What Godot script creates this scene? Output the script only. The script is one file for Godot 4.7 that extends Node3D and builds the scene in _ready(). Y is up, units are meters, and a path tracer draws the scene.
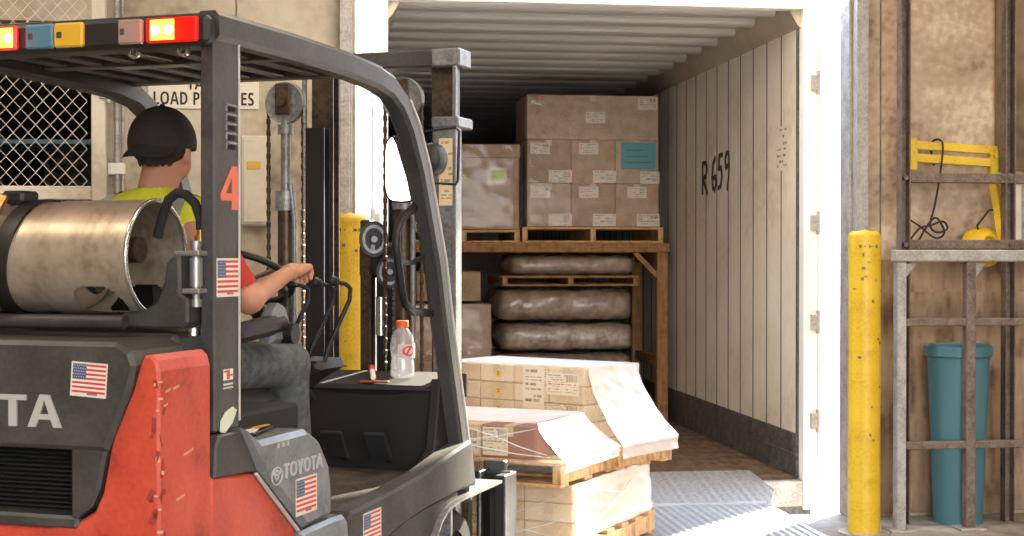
extends Node3D

# ---------------------------------------------------------------- mesh building
class Clip:
	var planes := []          # [point, normal]: keeps the side the normal points to
	var hole := []            # [x, z, radius, y]: no neck opening above y
	var stripe := []          # [x, half width, z]: keeps two mirrored bands
	func ok(p: Vector3) -> bool:
		for q in planes:
			if (p - q[0]).dot(q[1]) < 0.0:
				return false
		if hole and p.y > hole[3] and Vector2(p.x - hole[0], p.z - hole[1]).length() < hole[2]:
			return false
		if stripe and (absf(absf(p.x) - stripe[0]) > stripe[1] or p.z < stripe[2]):
			return false
		return true

class MB:
	var v := PackedVector3Array()
	var n := PackedVector3Array()
	var uv := PackedVector2Array()

	func tri(a: Vector3, b: Vector3, c: Vector3, na: Vector3, nb: Vector3, nc: Vector3, ua := Vector2.ZERO, ub := Vector2.ZERO, uc := Vector2.ZERO) -> void:
		var g := (b - a).cross(c - a)
		if g.length_squared() < 1e-18:
			return
		if g.dot(na + nb + nc) > 0.0:
			v.append_array([a, c, b]); n.append_array([na, nc, nb]); uv.append_array([ua, uc, ub])
		else:
			v.append_array([a, b, c]); n.append_array([na, nb, nc]); uv.append_array([ua, ub, uc])

	func poly(p: Array, out: Vector3) -> void:
		var g := Vector3.ZERO
		for i in range(1, p.size() - 1):
			g += (p[i] - p[0]).cross(p[i + 1] - p[0])
		g = g.normalized()
		if g.dot(out) < 0.0:
			g = -g
		for i in range(1, p.size() - 1):
			tri(p[0], p[i], p[i + 1], g, g, g)

	func corner(c: Vector3, h: Vector3, b: float, B: Basis, ax: int, sx: float, sy: float, sz: float) -> Vector3:
		var q := Vector3(sx * (h.x - b), sy * (h.y - b), sz * (h.z - b))
		q[ax] = [sx, sy, sz][ax] * h[ax]
		return c + B * q

	func box(c: Vector3, s: Vector3, b := 0.0, B := Basis()) -> void:
		var h := s * 0.5
		b = minf(b, minf(h.x, minf(h.y, h.z)) * 0.9)
		for ax in 3:
			for sg in [-1.0, 1.0]:
				var pts := []
				for k in [[-1.0, -1.0], [1.0, -1.0], [1.0, 1.0], [-1.0, 1.0]]:
					var q := [0.0, 0.0, 0.0]
					q[ax] = sg; q[(ax + 1) % 3] = k[0]; q[(ax + 2) % 3] = k[1]
					pts.append(corner(c, h, b, B, ax, q[0], q[1], q[2]))
				var o := Vector3.ZERO
				o[ax] = sg
				poly(pts, B * o)
		if b <= 0.0:
			return
		for ax in 3:
			var a1 := (ax + 1) % 3
			var a2 := (ax + 2) % 3
			for s1 in [-1.0, 1.0]:
				for s2 in [-1.0, 1.0]:
					var q0 := [0.0, 0.0, 0.0]
					q0[ax] = -1.0; q0[a1] = s1; q0[a2] = s2
					var q1 := q0.duplicate()
					q1[ax] = 1.0
					var o := Vector3.ZERO
					o[a1] = s1; o[a2] = s2
					poly([corner(c, h, b, B, a1, q0[0], q0[1], q0[2]), corner(c, h, b, B, a1, q1[0], q1[1], q1[2]), corner(c, h, b, B, a2, q1[0], q1[1], q1[2]), corner(c, h, b, B, a2, q0[0], q0[1], q0[2])], B * o)
		for sx in [-1.0, 1.0]:
			for sy in [-1.0, 1.0]:
				for sz in [-1.0, 1.0]:
					poly([corner(c, h, b, B, 0, sx, sy, sz), corner(c, h, b, B, 1, sx, sy, sz), corner(c, h, b, B, 2, sx, sy, sz)], B * Vector3(sx, sy, sz))

	# box between two corners
	func bx(a: Vector3, b: Vector3, bev := 0.0) -> void:
		box((a + b) * 0.5, (b - a).abs(), bev)

	# a bar of rectangular section from a to b
	func bar(a: Vector3, b: Vector3, w: float, t: float, bev := 0.0, up := Vector3.UP) -> void:
		var z := (b - a).normalized()
		var x := up.cross(z)
		if x.length() < 0.01:
			x = Vector3.RIGHT.cross(z)
		x = x.normalized()
		box((a + b) * 0.5, Vector3(w, t, a.distance_to(b)), bev, Basis(x, z.cross(x), z))

	# a smooth sheet of points: rows of PackedVector3Array
	func grid(rows: Array, closed := false, away := Vector3.INF, flip := false) -> void:
		var R := rows.size()
		var Cn: int = rows[0].size()
		var nr := []
		for i in R:
			var line := PackedVector3Array()
			for j in Cn:
				var i0 := maxi(i - 1, 0)
				var i1 := mini(i + 1, R - 1)
				var j0 := j - 1
				var j1 := j + 1
				if closed:
					j0 = (j - 1 + Cn - 1) % (Cn - 1) if j == 0 else j - 1
					j1 = 1 if j == Cn - 1 else j + 1
				else:
					j0 = maxi(j0, 0)
					j1 = mini(j1, Cn - 1)
				var du: Vector3 = rows[i1][j] - rows[i0][j]
				var dv: Vector3 = rows[i][j1] - rows[i][j0]
				if dv.length() < 1e-6:
					var ii := i + 1 if i < R - 1 else i - 1
					dv = rows[ii][j1] - rows[ii][j0]
				var g := du.cross(dv).normalized()
				if flip:
					g = -g
				if away != Vector3.INF and g.dot(rows[i][j] - away) < 0.0:
					g = -g
				line.append(g)
			nr.append(line)
		for i in R - 1:
			for j in Cn - 1:
				var ua := Vector2(float(j) / (Cn - 1), float(i) / (R - 1))
				var ub := Vector2(float(j + 1) / (Cn - 1), float(i) / (R - 1))
				var uc := Vector2(float(j + 1) / (Cn - 1), float(i + 1) / (R - 1))
				var ud := Vector2(float(j) / (Cn - 1), float(i + 1) / (R - 1))
				tri(rows[i][j], rows[i][j + 1], rows[i + 1][j + 1], nr[i][j], nr[i][j + 1], nr[i + 1][j + 1], ua, ub, uc)
				tri(rows[i][j], rows[i + 1][j + 1], rows[i + 1][j], nr[i][j], nr[i + 1][j + 1], nr[i + 1][j], ua, uc, ud)

	# profile of (radius, height) turned round the local y axis of X; sharp corners stay sharp
	func lathe(pr: Array, X := Transform3D(), seg := 24, sx := 1.0, sz := 1.0) -> void:
		var runs := []
		var cur := [pr[0]]
		for i in range(1, pr.size()):
			cur.append(pr[i])
			if i < pr.size() - 1:
				var d0: Vector2 = (pr[i] - pr[i - 1]).normalized()
				var d1: Vector2 = (pr[i + 1] - pr[i]).normalized()
				if d0.dot(d1) < 0.8:
					runs.append(cur)
					cur = [pr[i]]
		runs.append(cur)
		for run in runs:
			if run.size() == 2 and absf(run[0].y - run[1].y) < 1e-6 and (run[0].x < 1e-5 or run[1].x < 1e-5):
				var ri: float = maxf(run[0].x, run[1].x)
				var pts := []
				for j in seg:
					var a := TAU * j / seg
					pts.append(X * Vector3(cos(a) * ri * sx, run[0].y, sin(a) * ri * sz))
				var sgn := 1.0 if run[0].x > run[1].x else -1.0
				poly(pts, X.basis.y * sgn)
				continue
			var rows := []
			for q in run:
				var line := PackedVector3Array()
				for j in seg + 1:
					var a := TAU * j / seg
					line.append(X * Vector3(cos(a) * q.x * sx, q.y, sin(a) * q.x * sz))
				rows.append(line)
			# profile runs upwards on the outside
			grid(rows, true, Vector3.INF, X.basis.determinant() < 0.0)

	func cyl(a: Vector3, b: Vector3, ra: float, rb := -1.0, seg := 16) -> void:
		if rb < 0.0:
			rb = ra
		var y := (b - a).normalized()
		var x := y.cross(Vector3(0.31, 0.2, 0.93)).normalized()
		var L := a.distance_to(b)
		lathe([Vector2(0, 0), Vector2(ra, 0), Vector2(rb, L), Vector2(0, L)], Transform3D(Basis(x, y, x.cross(y)), a), seg)

	func tube(path: Array, r, seg := 8, close := false) -> void:
		var N := path.size()
		var rows := []
		var up := Vector3.ZERO
		for i in N:
			var a: Vector3 = path[(i - 1 + N) % N] if close else path[maxi(i - 1, 0)]
			var b: Vector3 = path[(i + 1) % N] if close else path[mini(i + 1, N - 1)]
			var t: Vector3 = (b - a).normalized()
			if up == Vector3.ZERO:
				up = t.cross(Vector3(0.37, 0.81, 0.45)).normalized()
			up = (up - t * up.dot(t)).normalized()
			var s := t.cross(up)
			var rr: float = r[i] if r is Array else r
			var line := PackedVector3Array()
			for j in seg + 1:
				var an := TAU * j / seg
				line.append(path[i] + (up * cos(an) + s * sin(an)) * rr)
			rows.append(line)
		if close:
			rows.append(rows[0])
		var R := rows.size()
		for i in R - 1:
			for j in seg:
				var c0: Vector3 = path[i % N]
				var c1: Vector3 = path[(i + 1) % N]
				var p := [rows[i][j], rows[i][j + 1], rows[i + 1][j + 1], rows[i + 1][j]]
				var q := [(p[0] - c0).normalized(), (p[1] - c0).normalized(), (p[2] - c1).normalized(), (p[3] - c1).normalized()]
				tri(p[0], p[1], p[2], q[0], q[1], q[2])
				tri(p[0], p[2], p[3], q[0], q[2], q[3])
		if not close:
			poly(Array(rows[0]), path[0] - path[1])
			poly(Array(rows[R - 1]), path[N - 1] - path[N - 2])

	# a closed section (x across, y along up) swept along a path
	func sweep(path: Array, sec: Array, across: Vector3) -> void:
		var N := path.size()
		var rings := []
		for i in N:
			var t: Vector3 = (path[mini(i + 1, N - 1)] - path[maxi(i - 1, 0)]).normalized()
			var x := (across - t * across.dot(t)).normalized()
			var y := t.cross(x)
			var ring := []
			for q in sec:
				ring.append(path[i] + x * q.x + y * q.y)
			rings.append(ring)
		var M := sec.size()
		for k in M:
			var rows := []
			var mid := Vector3.ZERO
			for i in N:
				rows.append(PackedVector3Array([rings[i][k], rings[i][(k + 1) % M]]))
			for i in N - 1:
				var e: Vector3 = rings[i][(k + 1) % M] - rings[i][k]
				var d: Vector3 = rings[i + 1][k] - rings[i][k]
				mid = (rings[i][k] + rings[i][(k + 1) % M]) * 0.5 - path[i]
				var nn := []
				for ii in [i, i + 1]:
					var tt: Vector3 = path[mini(ii + 1, N - 1)] - path[maxi(ii - 1, 0)]
					var ee: Vector3 = rings[ii][(k + 1) % M] - rings[ii][k]
					var g := tt.cross(ee).normalized()
					if g.dot(mid) < 0.0:
						g = -g
					nn.append(g)
				tri(rings[i][k], rings[i][(k + 1) % M], rings[i + 1][(k + 1) % M], nn[0], nn[0], nn[1])
				tri(rings[i][k], rings[i + 1][(k + 1) % M], rings[i + 1][k], nn[0], nn[1], nn[1])
		poly(rings[0], path[0] - path[1])
		poly(rings[N - 1], path[N - 1] - path[N - 2])

	# outline in the local xy plane of X, from z0 to z1, edges chamfered by bev
	func prism(pp: Array, z0: float, z1: float, X := Transform3D(), bev := 0.0) -> void:
		var p := PackedVector2Array(pp)
		if not Geometry2D.is_polygon_clockwise(p):
			pass
		else:
			p.reverse()
		var N := p.size()
		for i in N:
			bev = minf(bev, 0.42 * p[i].distance_to(p[(i + 1) % N]))
		var inn := PackedVector2Array()
		for i in N:
			var d0 := (p[i] - p[(i - 1 + N) % N]).normalized()
			var d1 := (p[(i + 1) % N] - p[i]).normalized()
			var n0 := Vector2(-d0.y, d0.x)
			var n1 := Vector2(-d1.y, d1.x)
			var m := (n0 + n1)
			var k := 1.0 + n0.dot(n1)
			inn.append(p[i] + m / maxf(k, 0.4) * bev)
		var sz := signf(z1 - z0)
		var idx := Geometry2D.triangulate_polygon(inn)
		for e in [[z0, -sz], [z1, sz]]:
			var o: Vector3 = X.basis * Vector3(0, 0, e[1])
			for i in range(0, idx.size(), 3):
				poly([X * Vector3(inn[idx[i]].x, inn[idx[i]].y, e[0]), X * Vector3(inn[idx[i + 1]].x, inn[idx[i + 1]].y, e[0]), X * Vector3(inn[idx[i + 2]].x, inn[idx[i + 2]].y, e[0])], o)
		for i in N:
			var j := (i + 1) % N
			var d := (p[j] - p[i]).normalized()
			var o2 := Vector3(d.y, -d.x, 0)
			var za := z0 + sz * bev
			var zb := z1 - sz * bev
			poly([X * Vector3(p[i].x, p[i].y, za), X * Vector3(p[j].x, p[j].y, za), X * Vector3(p[j].x, p[j].y, zb), X * Vector3(p[i].x, p[i].y, zb)], X.basis * o2)
			if bev > 0.0:
				poly([X * Vector3(p[i].x, p[i].y, za), X * Vector3(p[j].x, p[j].y, za), X * Vector3(inn[j].x, inn[j].y, z0), X * Vector3(inn[i].x, inn[i].y, z0)], X.basis * (o2 + Vector3(0, 0, -sz)))
				poly([X * Vector3(p[i].x, p[i].y, zb), X * Vector3(p[j].x, p[j].y, zb), X * Vector3(inn[j].x, inn[j].y, z1), X * Vector3(inn[i].x, inn[i].y, z1)], X.basis * (o2 + Vector3(0, 0, sz)))

	# a printed face: centre, half-vectors to the right and up
	func face(c: Vector3, r: Vector3, u: Vector3) -> void:
		var g := r.cross(u).normalized()
		var a := c - r - u
		var b := c + r - u
		var d := c + r + u
		var e := c - r + u
		tri(a, b, d, g, g, g, Vector2(0, 1), Vector2(1, 1), Vector2(1, 0))
		tri(a, d, e, g, g, g, Vector2(0, 1), Vector2(1, 0), Vector2(0, 0))

	func mesh() -> ArrayMesh:
		var a := []
		a.resize(Mesh.ARRAY_MAX)
		a[Mesh.ARRAY_VERTEX] = v
		a[Mesh.ARRAY_NORMAL] = n
		a[Mesh.ARRAY_TEX_UV] = uv
		var m := ArrayMesh.new()
		m.add_surface_from_arrays(Mesh.PRIMITIVE_TRIANGLES, a)
		return m

	# bodies: tapered capsules [a, b, ra, rb] joined by a smooth minimum, meshed as surface nets
	func blob(bones: Array, cell: float, k: float, keep: Clip = null) -> void:
		var lo := Vector3.INF
		var hi := -Vector3.INF
		for b in bones:
			var r: float = maxf(b[2], b[3]) + k + cell * 2.0
			lo = lo.min(b[0] - Vector3.ONE * r).min(b[1] - Vector3.ONE * r)
			hi = hi.max(b[0] + Vector3.ONE * r).max(b[1] + Vector3.ONE * r)
		var nx := int((hi.x - lo.x) / cell) + 2
		var ny := int((hi.y - lo.y) / cell) + 2
		var nz := int((hi.z - lo.z) / cell) + 2
		var F := PackedFloat32Array()
		F.resize(nx * ny * nz)
		for b in bones:
			var A: Vector3 = b[0]
			var ra: float = b[2]
			var rb: float = b[3]
			var ab: Vector3 = b[1] - A
			var L2 := maxf(ab.length_squared(), 1e-9)
			var r: float = maxf(ra, rb) + 5.0 * k + cell
			var q0: Vector3 = ((A.min(b[1]) - Vector3.ONE * r - lo) / cell).floor()
			var q1: Vector3 = ((A.max(b[1]) + Vector3.ONE * r - lo) / cell).ceil()
			for z in range(maxi(int(q0.z), 0), mini(int(q1.z), nz - 1) + 1):
				for y in range(maxi(int(q0.y), 0), mini(int(q1.y), ny - 1) + 1):
					var base := (z * ny + y) * nx
					for x in range(maxi(int(q0.x), 0), mini(int(q1.x), nx - 1) + 1):
						var p := lo + Vector3(x, y, z) * cell - A
						var t := clampf(p.dot(ab) / L2, 0.0, 1.0)
						var d := (p - ab * t).length() - lerpf(ra, rb, t)
						if d < 5.0 * k:
							F[base + x] += exp(-d / k)
		for i in F.size():
			F[i] = -k * log(F[i]) if F[i] > 1e-6 else 13.0 * k
		var vid := {}
		var pos := PackedVector3Array()
		var nor := PackedVector3Array()
		var co := [0, 1, nx, nx + 1, nx * ny, nx * ny + 1, nx * ny + nx, nx * ny + nx + 1]
		var E := [[0, 1], [2, 3], [4, 5], [6, 7], [0, 2], [1, 3], [4, 6], [5, 7], [0, 4], [1, 5], [2, 6], [3, 7]]
		for z in nz - 1:
			for y in ny - 1:
				var base := (z * ny + y) * nx
				for x in nx - 1:
					var i0 := base + x
					var f0 := F[i0]
					if f0 > cell * 3.0 or f0 < -cell * 3.0:
						continue
					var m := 0
					for c in 8:
						if F[i0 + co[c]] < 0.0:
							m += 1
					if m == 0 or m == 8:
						continue
					var s := Vector3.ZERO
					var cnt := 0
					for e in E:
						var fa: float = F[i0 + co[e[0]]]
						var fb: float = F[i0 + co[e[1]]]
						if (fa < 0.0) != (fb < 0.0):
							var t := fa / (fa - fb)
							var pa := Vector3(e[0] & 1, (e[0] >> 1) & 1, e[0] >> 2)
							var pb := Vector3(e[1] & 1, (e[1] >> 1) & 1, e[1] >> 2)
							s += pa.lerp(pb, t)
							cnt += 1
					vid[i0] = pos.size()
					pos.append(lo + (Vector3(x, y, z) + s / cnt) * cell)
					nor.append(Vector3(F[i0 + 1] - f0 + F[i0 + co[7]] - F[i0 + co[6]], F[i0 + nx] - f0 + F[i0 + co[7]] - F[i0 + co[5]], F[i0 + nx * ny] - f0 + F[i0 + co[7]] - F[i0 + co[3]]).normalized())
		var st := [1, nx, nx * ny]
		for i0 in vid:
			for ax in 3:
				var a1: int = st[(ax + 1) % 3]
				var a2: int = st[(ax + 2) % 3]
				if (F[i0] < 0.0) == (F[i0 + st[ax]] < 0.0):
					continue
				if not (vid.has(i0 - a1) and vid.has(i0 - a2) and vid.has(i0 - a1 - a2)):
					continue
				var q := [vid[i0], vid[i0 - a1], vid[i0 - a1 - a2], vid[i0 - a2]]
				if keep:
					var mid: Vector3 = (pos[q[0]] + pos[q[2]]) * 0.5
					if not keep.ok(mid):
						continue
				tri(pos[q[0]], pos[q[1]], pos[q[2]], nor[q[0]], nor[q[1]], nor[q[2]])
				tri(pos[q[0]], pos[q[2]], pos[q[3]], nor[q[0]], nor[q[2]], nor[q[3]])

# ---------------------------------------------------------------- objects
var counts := {}
var rng := RandomNumberGenerator.new()

func numbered(called: String) -> String:
	var k: int = counts.get(called, 0)
	counts[called] = k + 1
	return called if k == 0 else "%s_%03d" % [called, k]

func thing(called: String, label: String, category: String, X := Transform3D(), group := "") -> Node3D:
	var o := Node3D.new()
	o.name = numbered(called)
	add_child(o)
	o.transform = X
	o.set_meta("label", label)
	o.set_meta("category", category)
	if group != "":
		o.set_meta("group", group)
	return o

func part(called: String, mb, m: Material, parent: Node = self, at := Transform3D()) -> MeshInstance3D:
	var o := MeshInstance3D.new()
	o.name = called
	o.mesh = mb.mesh() if mb is MB else mb
	o.material_override = m
	o.transform = at
	parent.add_child(o, true)
	return o

func single(called: String, mb, m: Material, label: String, category: String, X := Transform3D(), group := "") -> MeshInstance3D:
	var o := part(numbered(called), mb, m, self, X)
	o.set_meta("label", label)
	o.set_meta("category", category)
	if group != "":
		o.set_meta("group", group)
	return o

func struct(called: String, mb, m: Material) -> MeshInstance3D:
	var o := part(called, mb, m)
	o.set_meta("kind", "structure")
	return o

func stuff(o: Node) -> Node:
	o.set_meta("kind", "stuff")
	return o

func at(p: Vector3, yaw := 0.0) -> Transform3D:
	return Transform3D(Basis(Vector3.UP, yaw), p)

# ---------------------------------------------------------------- materials
func col(r: int, g: int, b: int) -> Color:
	return Color8(r, g, b)

func ramp(cols: Array, t: float) -> Color:
	t = clampf(t, 0.0, 0.9999) * (cols.size() - 1)
	var i := int(t)
	return cols[i].lerp(cols[i + 1], t - i)

func noise_image(sd: int, freq: float, size := 256, w := 0) -> Image:
	var f := FastNoiseLite.new()
	f.seed = sd
	f.noise_type = FastNoiseLite.TYPE_SIMPLEX_SMOOTH
	f.frequency = freq
	f.fractal_octaves = 5
	return f.get_seamless_image(w if w > 0 else size, size)

# coarse blotches and fine grain mixed into a colour texture; gray runs from 0 to 1 through the list of colours
func blotch(sd: int, cols: Array, f1 := 0.01, f2 := 0.08, share := 0.4, size := 256, stretch := 1) -> ImageTexture:
	var a := noise_image(sd, f1, size)
	var b := noise_image(sd + 7, f2, size)
	var im := Image.create(size, size, true, Image.FORMAT_RGB8)
	for y in size:
		for x in size:
			var t := a.get_pixel(x, y).r * (1.0 - share) + b.get_pixel(x, (y / stretch) if stretch > 1 else y).r * share
			im.set_pixel(x, y, ramp(cols, (t - 0.5) * 1.6 + 0.5))
	im.generate_mipmaps()
	return ImageTexture.create_from_image(im)

var bump_fine: ImageTexture
var bump_soft: ImageTexture

func mat(c: Color, rough := 0.6, metal := 0.0, tex: Texture2D = null, scale := 1.0, world := false, bump := 0.0, bt: Texture2D = null) -> StandardMaterial3D:
	var m := StandardMaterial3D.new()
	m.albedo_color = c
	m.roughness = rough
	m.metallic = metal
	m.cull_mode = BaseMaterial3D.CULL_DISABLED
	if tex:
		m.albedo_texture = tex
	if tex or bump > 0.0:
		m.uv1_triplanar = true
		m.uv1_world_triplanar = world
		m.uv1_scale = Vector3.ONE * scale
	if bump > 0.0:
		m.heightmap_enabled = true
		m.heightmap_scale = bump
		m.heightmap_texture = bt if bt else bump_fine
	return m

func print_mat(im: Image, rough := 0.6) -> StandardMaterial3D:
	var m := StandardMaterial3D.new()
	im.generate_mipmaps()
	m.albedo_texture = ImageTexture.create_from_image(im)
	m.roughness = rough
	m.cull_mode = BaseMaterial3D.CULL_DISABLED
	return m

func flag_image(border: int, torn := false) -> Image:
	var im := Image.create(130 + border * 2, 91 + border * 3, false, Image.FORMAT_RGB8)
	im.fill(col(205, 196, 180))
	for k in 13:
		im.fill_rect(Rect2i(border, border + k * 7, 130, 7), col(196, 60, 52) if k % 2 == 0 else col(214, 205, 192))
	im.fill_rect(Rect2i(border, border, 54, 49), col(72, 84, 112))
	for r in 5:
		for c in 6:
			im.fill_rect(Rect2i(border + 4 + c * 9 - (4 if r % 2 else 0) + 2, border + 4 + r * 9, 3, 3), col(190, 192, 198))
	if torn:
		im.fill_rect(Rect2i(border + 60, border + 91, 40, border), col(120, 112, 100))
	return im

# a carton label: a frame, lines of unreadably small print and a bar code
func label_image(sd: int, paper: Color, ink: Color, w := 96, h := 64, bars := true) -> Image:
	var r := RandomNumberGenerator.new()
	r.seed = sd
	var im := Image.create(w, h, false, Image.FORMAT_RGB8)
	im.fill(paper)
	var y := 5
	while y < h - 8:
		var hh := r.randi_range(2, 5)
		var x := 5
		while x < w - 8:
			var ww := r.randi_range(4, 16)
			if r.randf() < 0.62:
				im.fill_rect(Rect2i(x, y, mini(ww, w - 5 - x), hh), paper.lerp(ink, r.randf_range(0.4, 0.9)))
			x += ww + 3
		y += hh + r.randi_range(3, 8)
	if bars:
		var x2 := int(w * 0.62)
		im.fill_rect(Rect2i(x2 - 3, 3, w - x2, int(h * 0.4)), paper)
		while x2 < w - 6:
			var bw := r.randi_range(1, 3)
			im.fill_rect(Rect2i(x2, 5, bw, int(h * 0.32)), ink)
			x2 += bw + r.randi_range(1, 3)
	return im

var font: SystemFont
func lettering(parent: Node, text: String, h: float, X: Transform3D, m: Material, depth := 0.006, called := "lettering", wide := 1.0) -> MeshInstance3D:
	var t := TextMesh.new()
	t.font = font
	t.text = text
	t.font_size = 64
	t.pixel_size = h / 46.0
	t.depth = depth
	t.curve_step = 2.0
	var o := MeshInstance3D.new()
	o.name = called
	o.mesh = t
	o.material_override = m
	o.transform = X * Transform3D(Basis.from_scale(Vector3(wide, 1, 1)), Vector3.ZERO)
	parent.add_child(o, true)
	return o

var M := {}
const KYAW := -0.45065
var K := Transform3D(Basis(Vector3.UP, KYAW), Vector3(-0.644, 0, -4.404))

func area_light(p: Vector3, aim: Vector3, size: Vector2, c: Color, e: float) -> void:
	var l := AreaLight3D.new()
	l.name = numbered("lamp_light")
	add_child(l)
	l.area_size = size
	l.light_color = c
	l.light_energy = e
	l.shadow_enabled = true
	l.area_range = 40.0
	l.look_at_from_position(p, p + aim, Vector3.BACK if absf(aim.y) > 0.9 else Vector3.UP)

func _ready() -> void:
	rng.seed = 4711
	font = SystemFont.new()
	font.font_names = PackedStringArray(["Droid Sans"])
	font.font_weight = 700
	# ---- camera
	var cam := Camera3D.new()
	cam.name = "camera"
	add_child(cam)
	cam.position = Vector3(0, 1.45, 0)
	cam.rotation = Vector3(-atan(12.0 / 1500.0), -deg_to_rad(7.82), 0)
	cam.fov = rad_to_deg(2.0 * atan(268.0 / 1500.0))
	cam.near = 0.05
	cam.current = true
	# ---- sky, sun, exposure
	var sky := ProceduralSkyMaterial.new()
	sky.sky_top_color = Color(0.80, 0.88, 1.0)
	sky.sky_horizon_color = Color(1.0, 0.99, 0.97)
	sky.ground_horizon_color = Color(0.9, 0.88, 0.85)
	sky.ground_bottom_color = Color(0.7, 0.68, 0.65)
	sky.sun_angle_max = 1.0
	sky.energy_multiplier = SKY_E
	var s := Sky.new()
	s.sky_material = sky
	var env := Environment.new()
	env.background_mode = Environment.BG_SKY
	env.sky = s
	env.tonemap_mode = Environment.TONE_MAPPER_LINEAR
	env.tonemap_exposure = 1.1
	env.sdfgi_enabled = true
	env.ssao_enabled = true
	env.ssil_enabled = true
	var we := WorldEnvironment.new()
	we.name = "environment"
	we.environment = env
	add_child(we)
	var sun := DirectionalLight3D.new()
	sun.name = "sun"
	add_child(sun)
	var b := deg_to_rad(44.5)
	var e := deg_to_rad(31.0)
	sun.look_at_from_position(Vector3(sin(b) * cos(e), sin(e), -cos(b) * cos(e)) * 30.0, Vector3.ZERO)
	sun.light_color = Color(1.0, 0.95, 0.86)
	sun.light_energy = SUN_E
	sun.light_angular_distance = 2.0
	sun.shadow_enabled = true
	sun.sky_mode = DirectionalLight3D.SKY_MODE_LIGHT_ONLY
	# ---- high-bay lamps of the warehouse (their light; the housings are built further down)
	for p in LAMPS:
		area_light(p + Vector3(0, -0.09, 0), Vector3.DOWN, Vector2(1.5, 0.5), Color(1.0, 0.93, 0.84), LAMP_E)
	materials()
	building()
	trailer()
	cargo_in_trailer()
	dock_pallets()
	forklift()
	tank()
	person()
	small_things()
	wall_things()

const SKY_E := 13.0
const SUN_E := 11.0
const LAMP_E := 6.6
const LAMPS := [Vector3(-3.0, 4.45, -6.3), Vector3(1.4, 4.45, -6.3), Vector3(5.0, 4.45, -6.3), Vector3(-3.0, 4.45, -3.4), Vector3(1.4, 4.45, -3.4), Vector3(5.0, 4.45, -3.4), Vector3(-3.0, 4.45, 0.4), Vector3(1.4, 4.45, 0.4), Vector3(5.0, 4.45, 0.4), Vector3(-3.0, 4.45, 4.2), Vector3(1.4, 4.45, 4.2), Vector3(5.0, 4.45, 4.2)]  # all out of view; the row nearest the dock is added to brighten the wall

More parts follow.
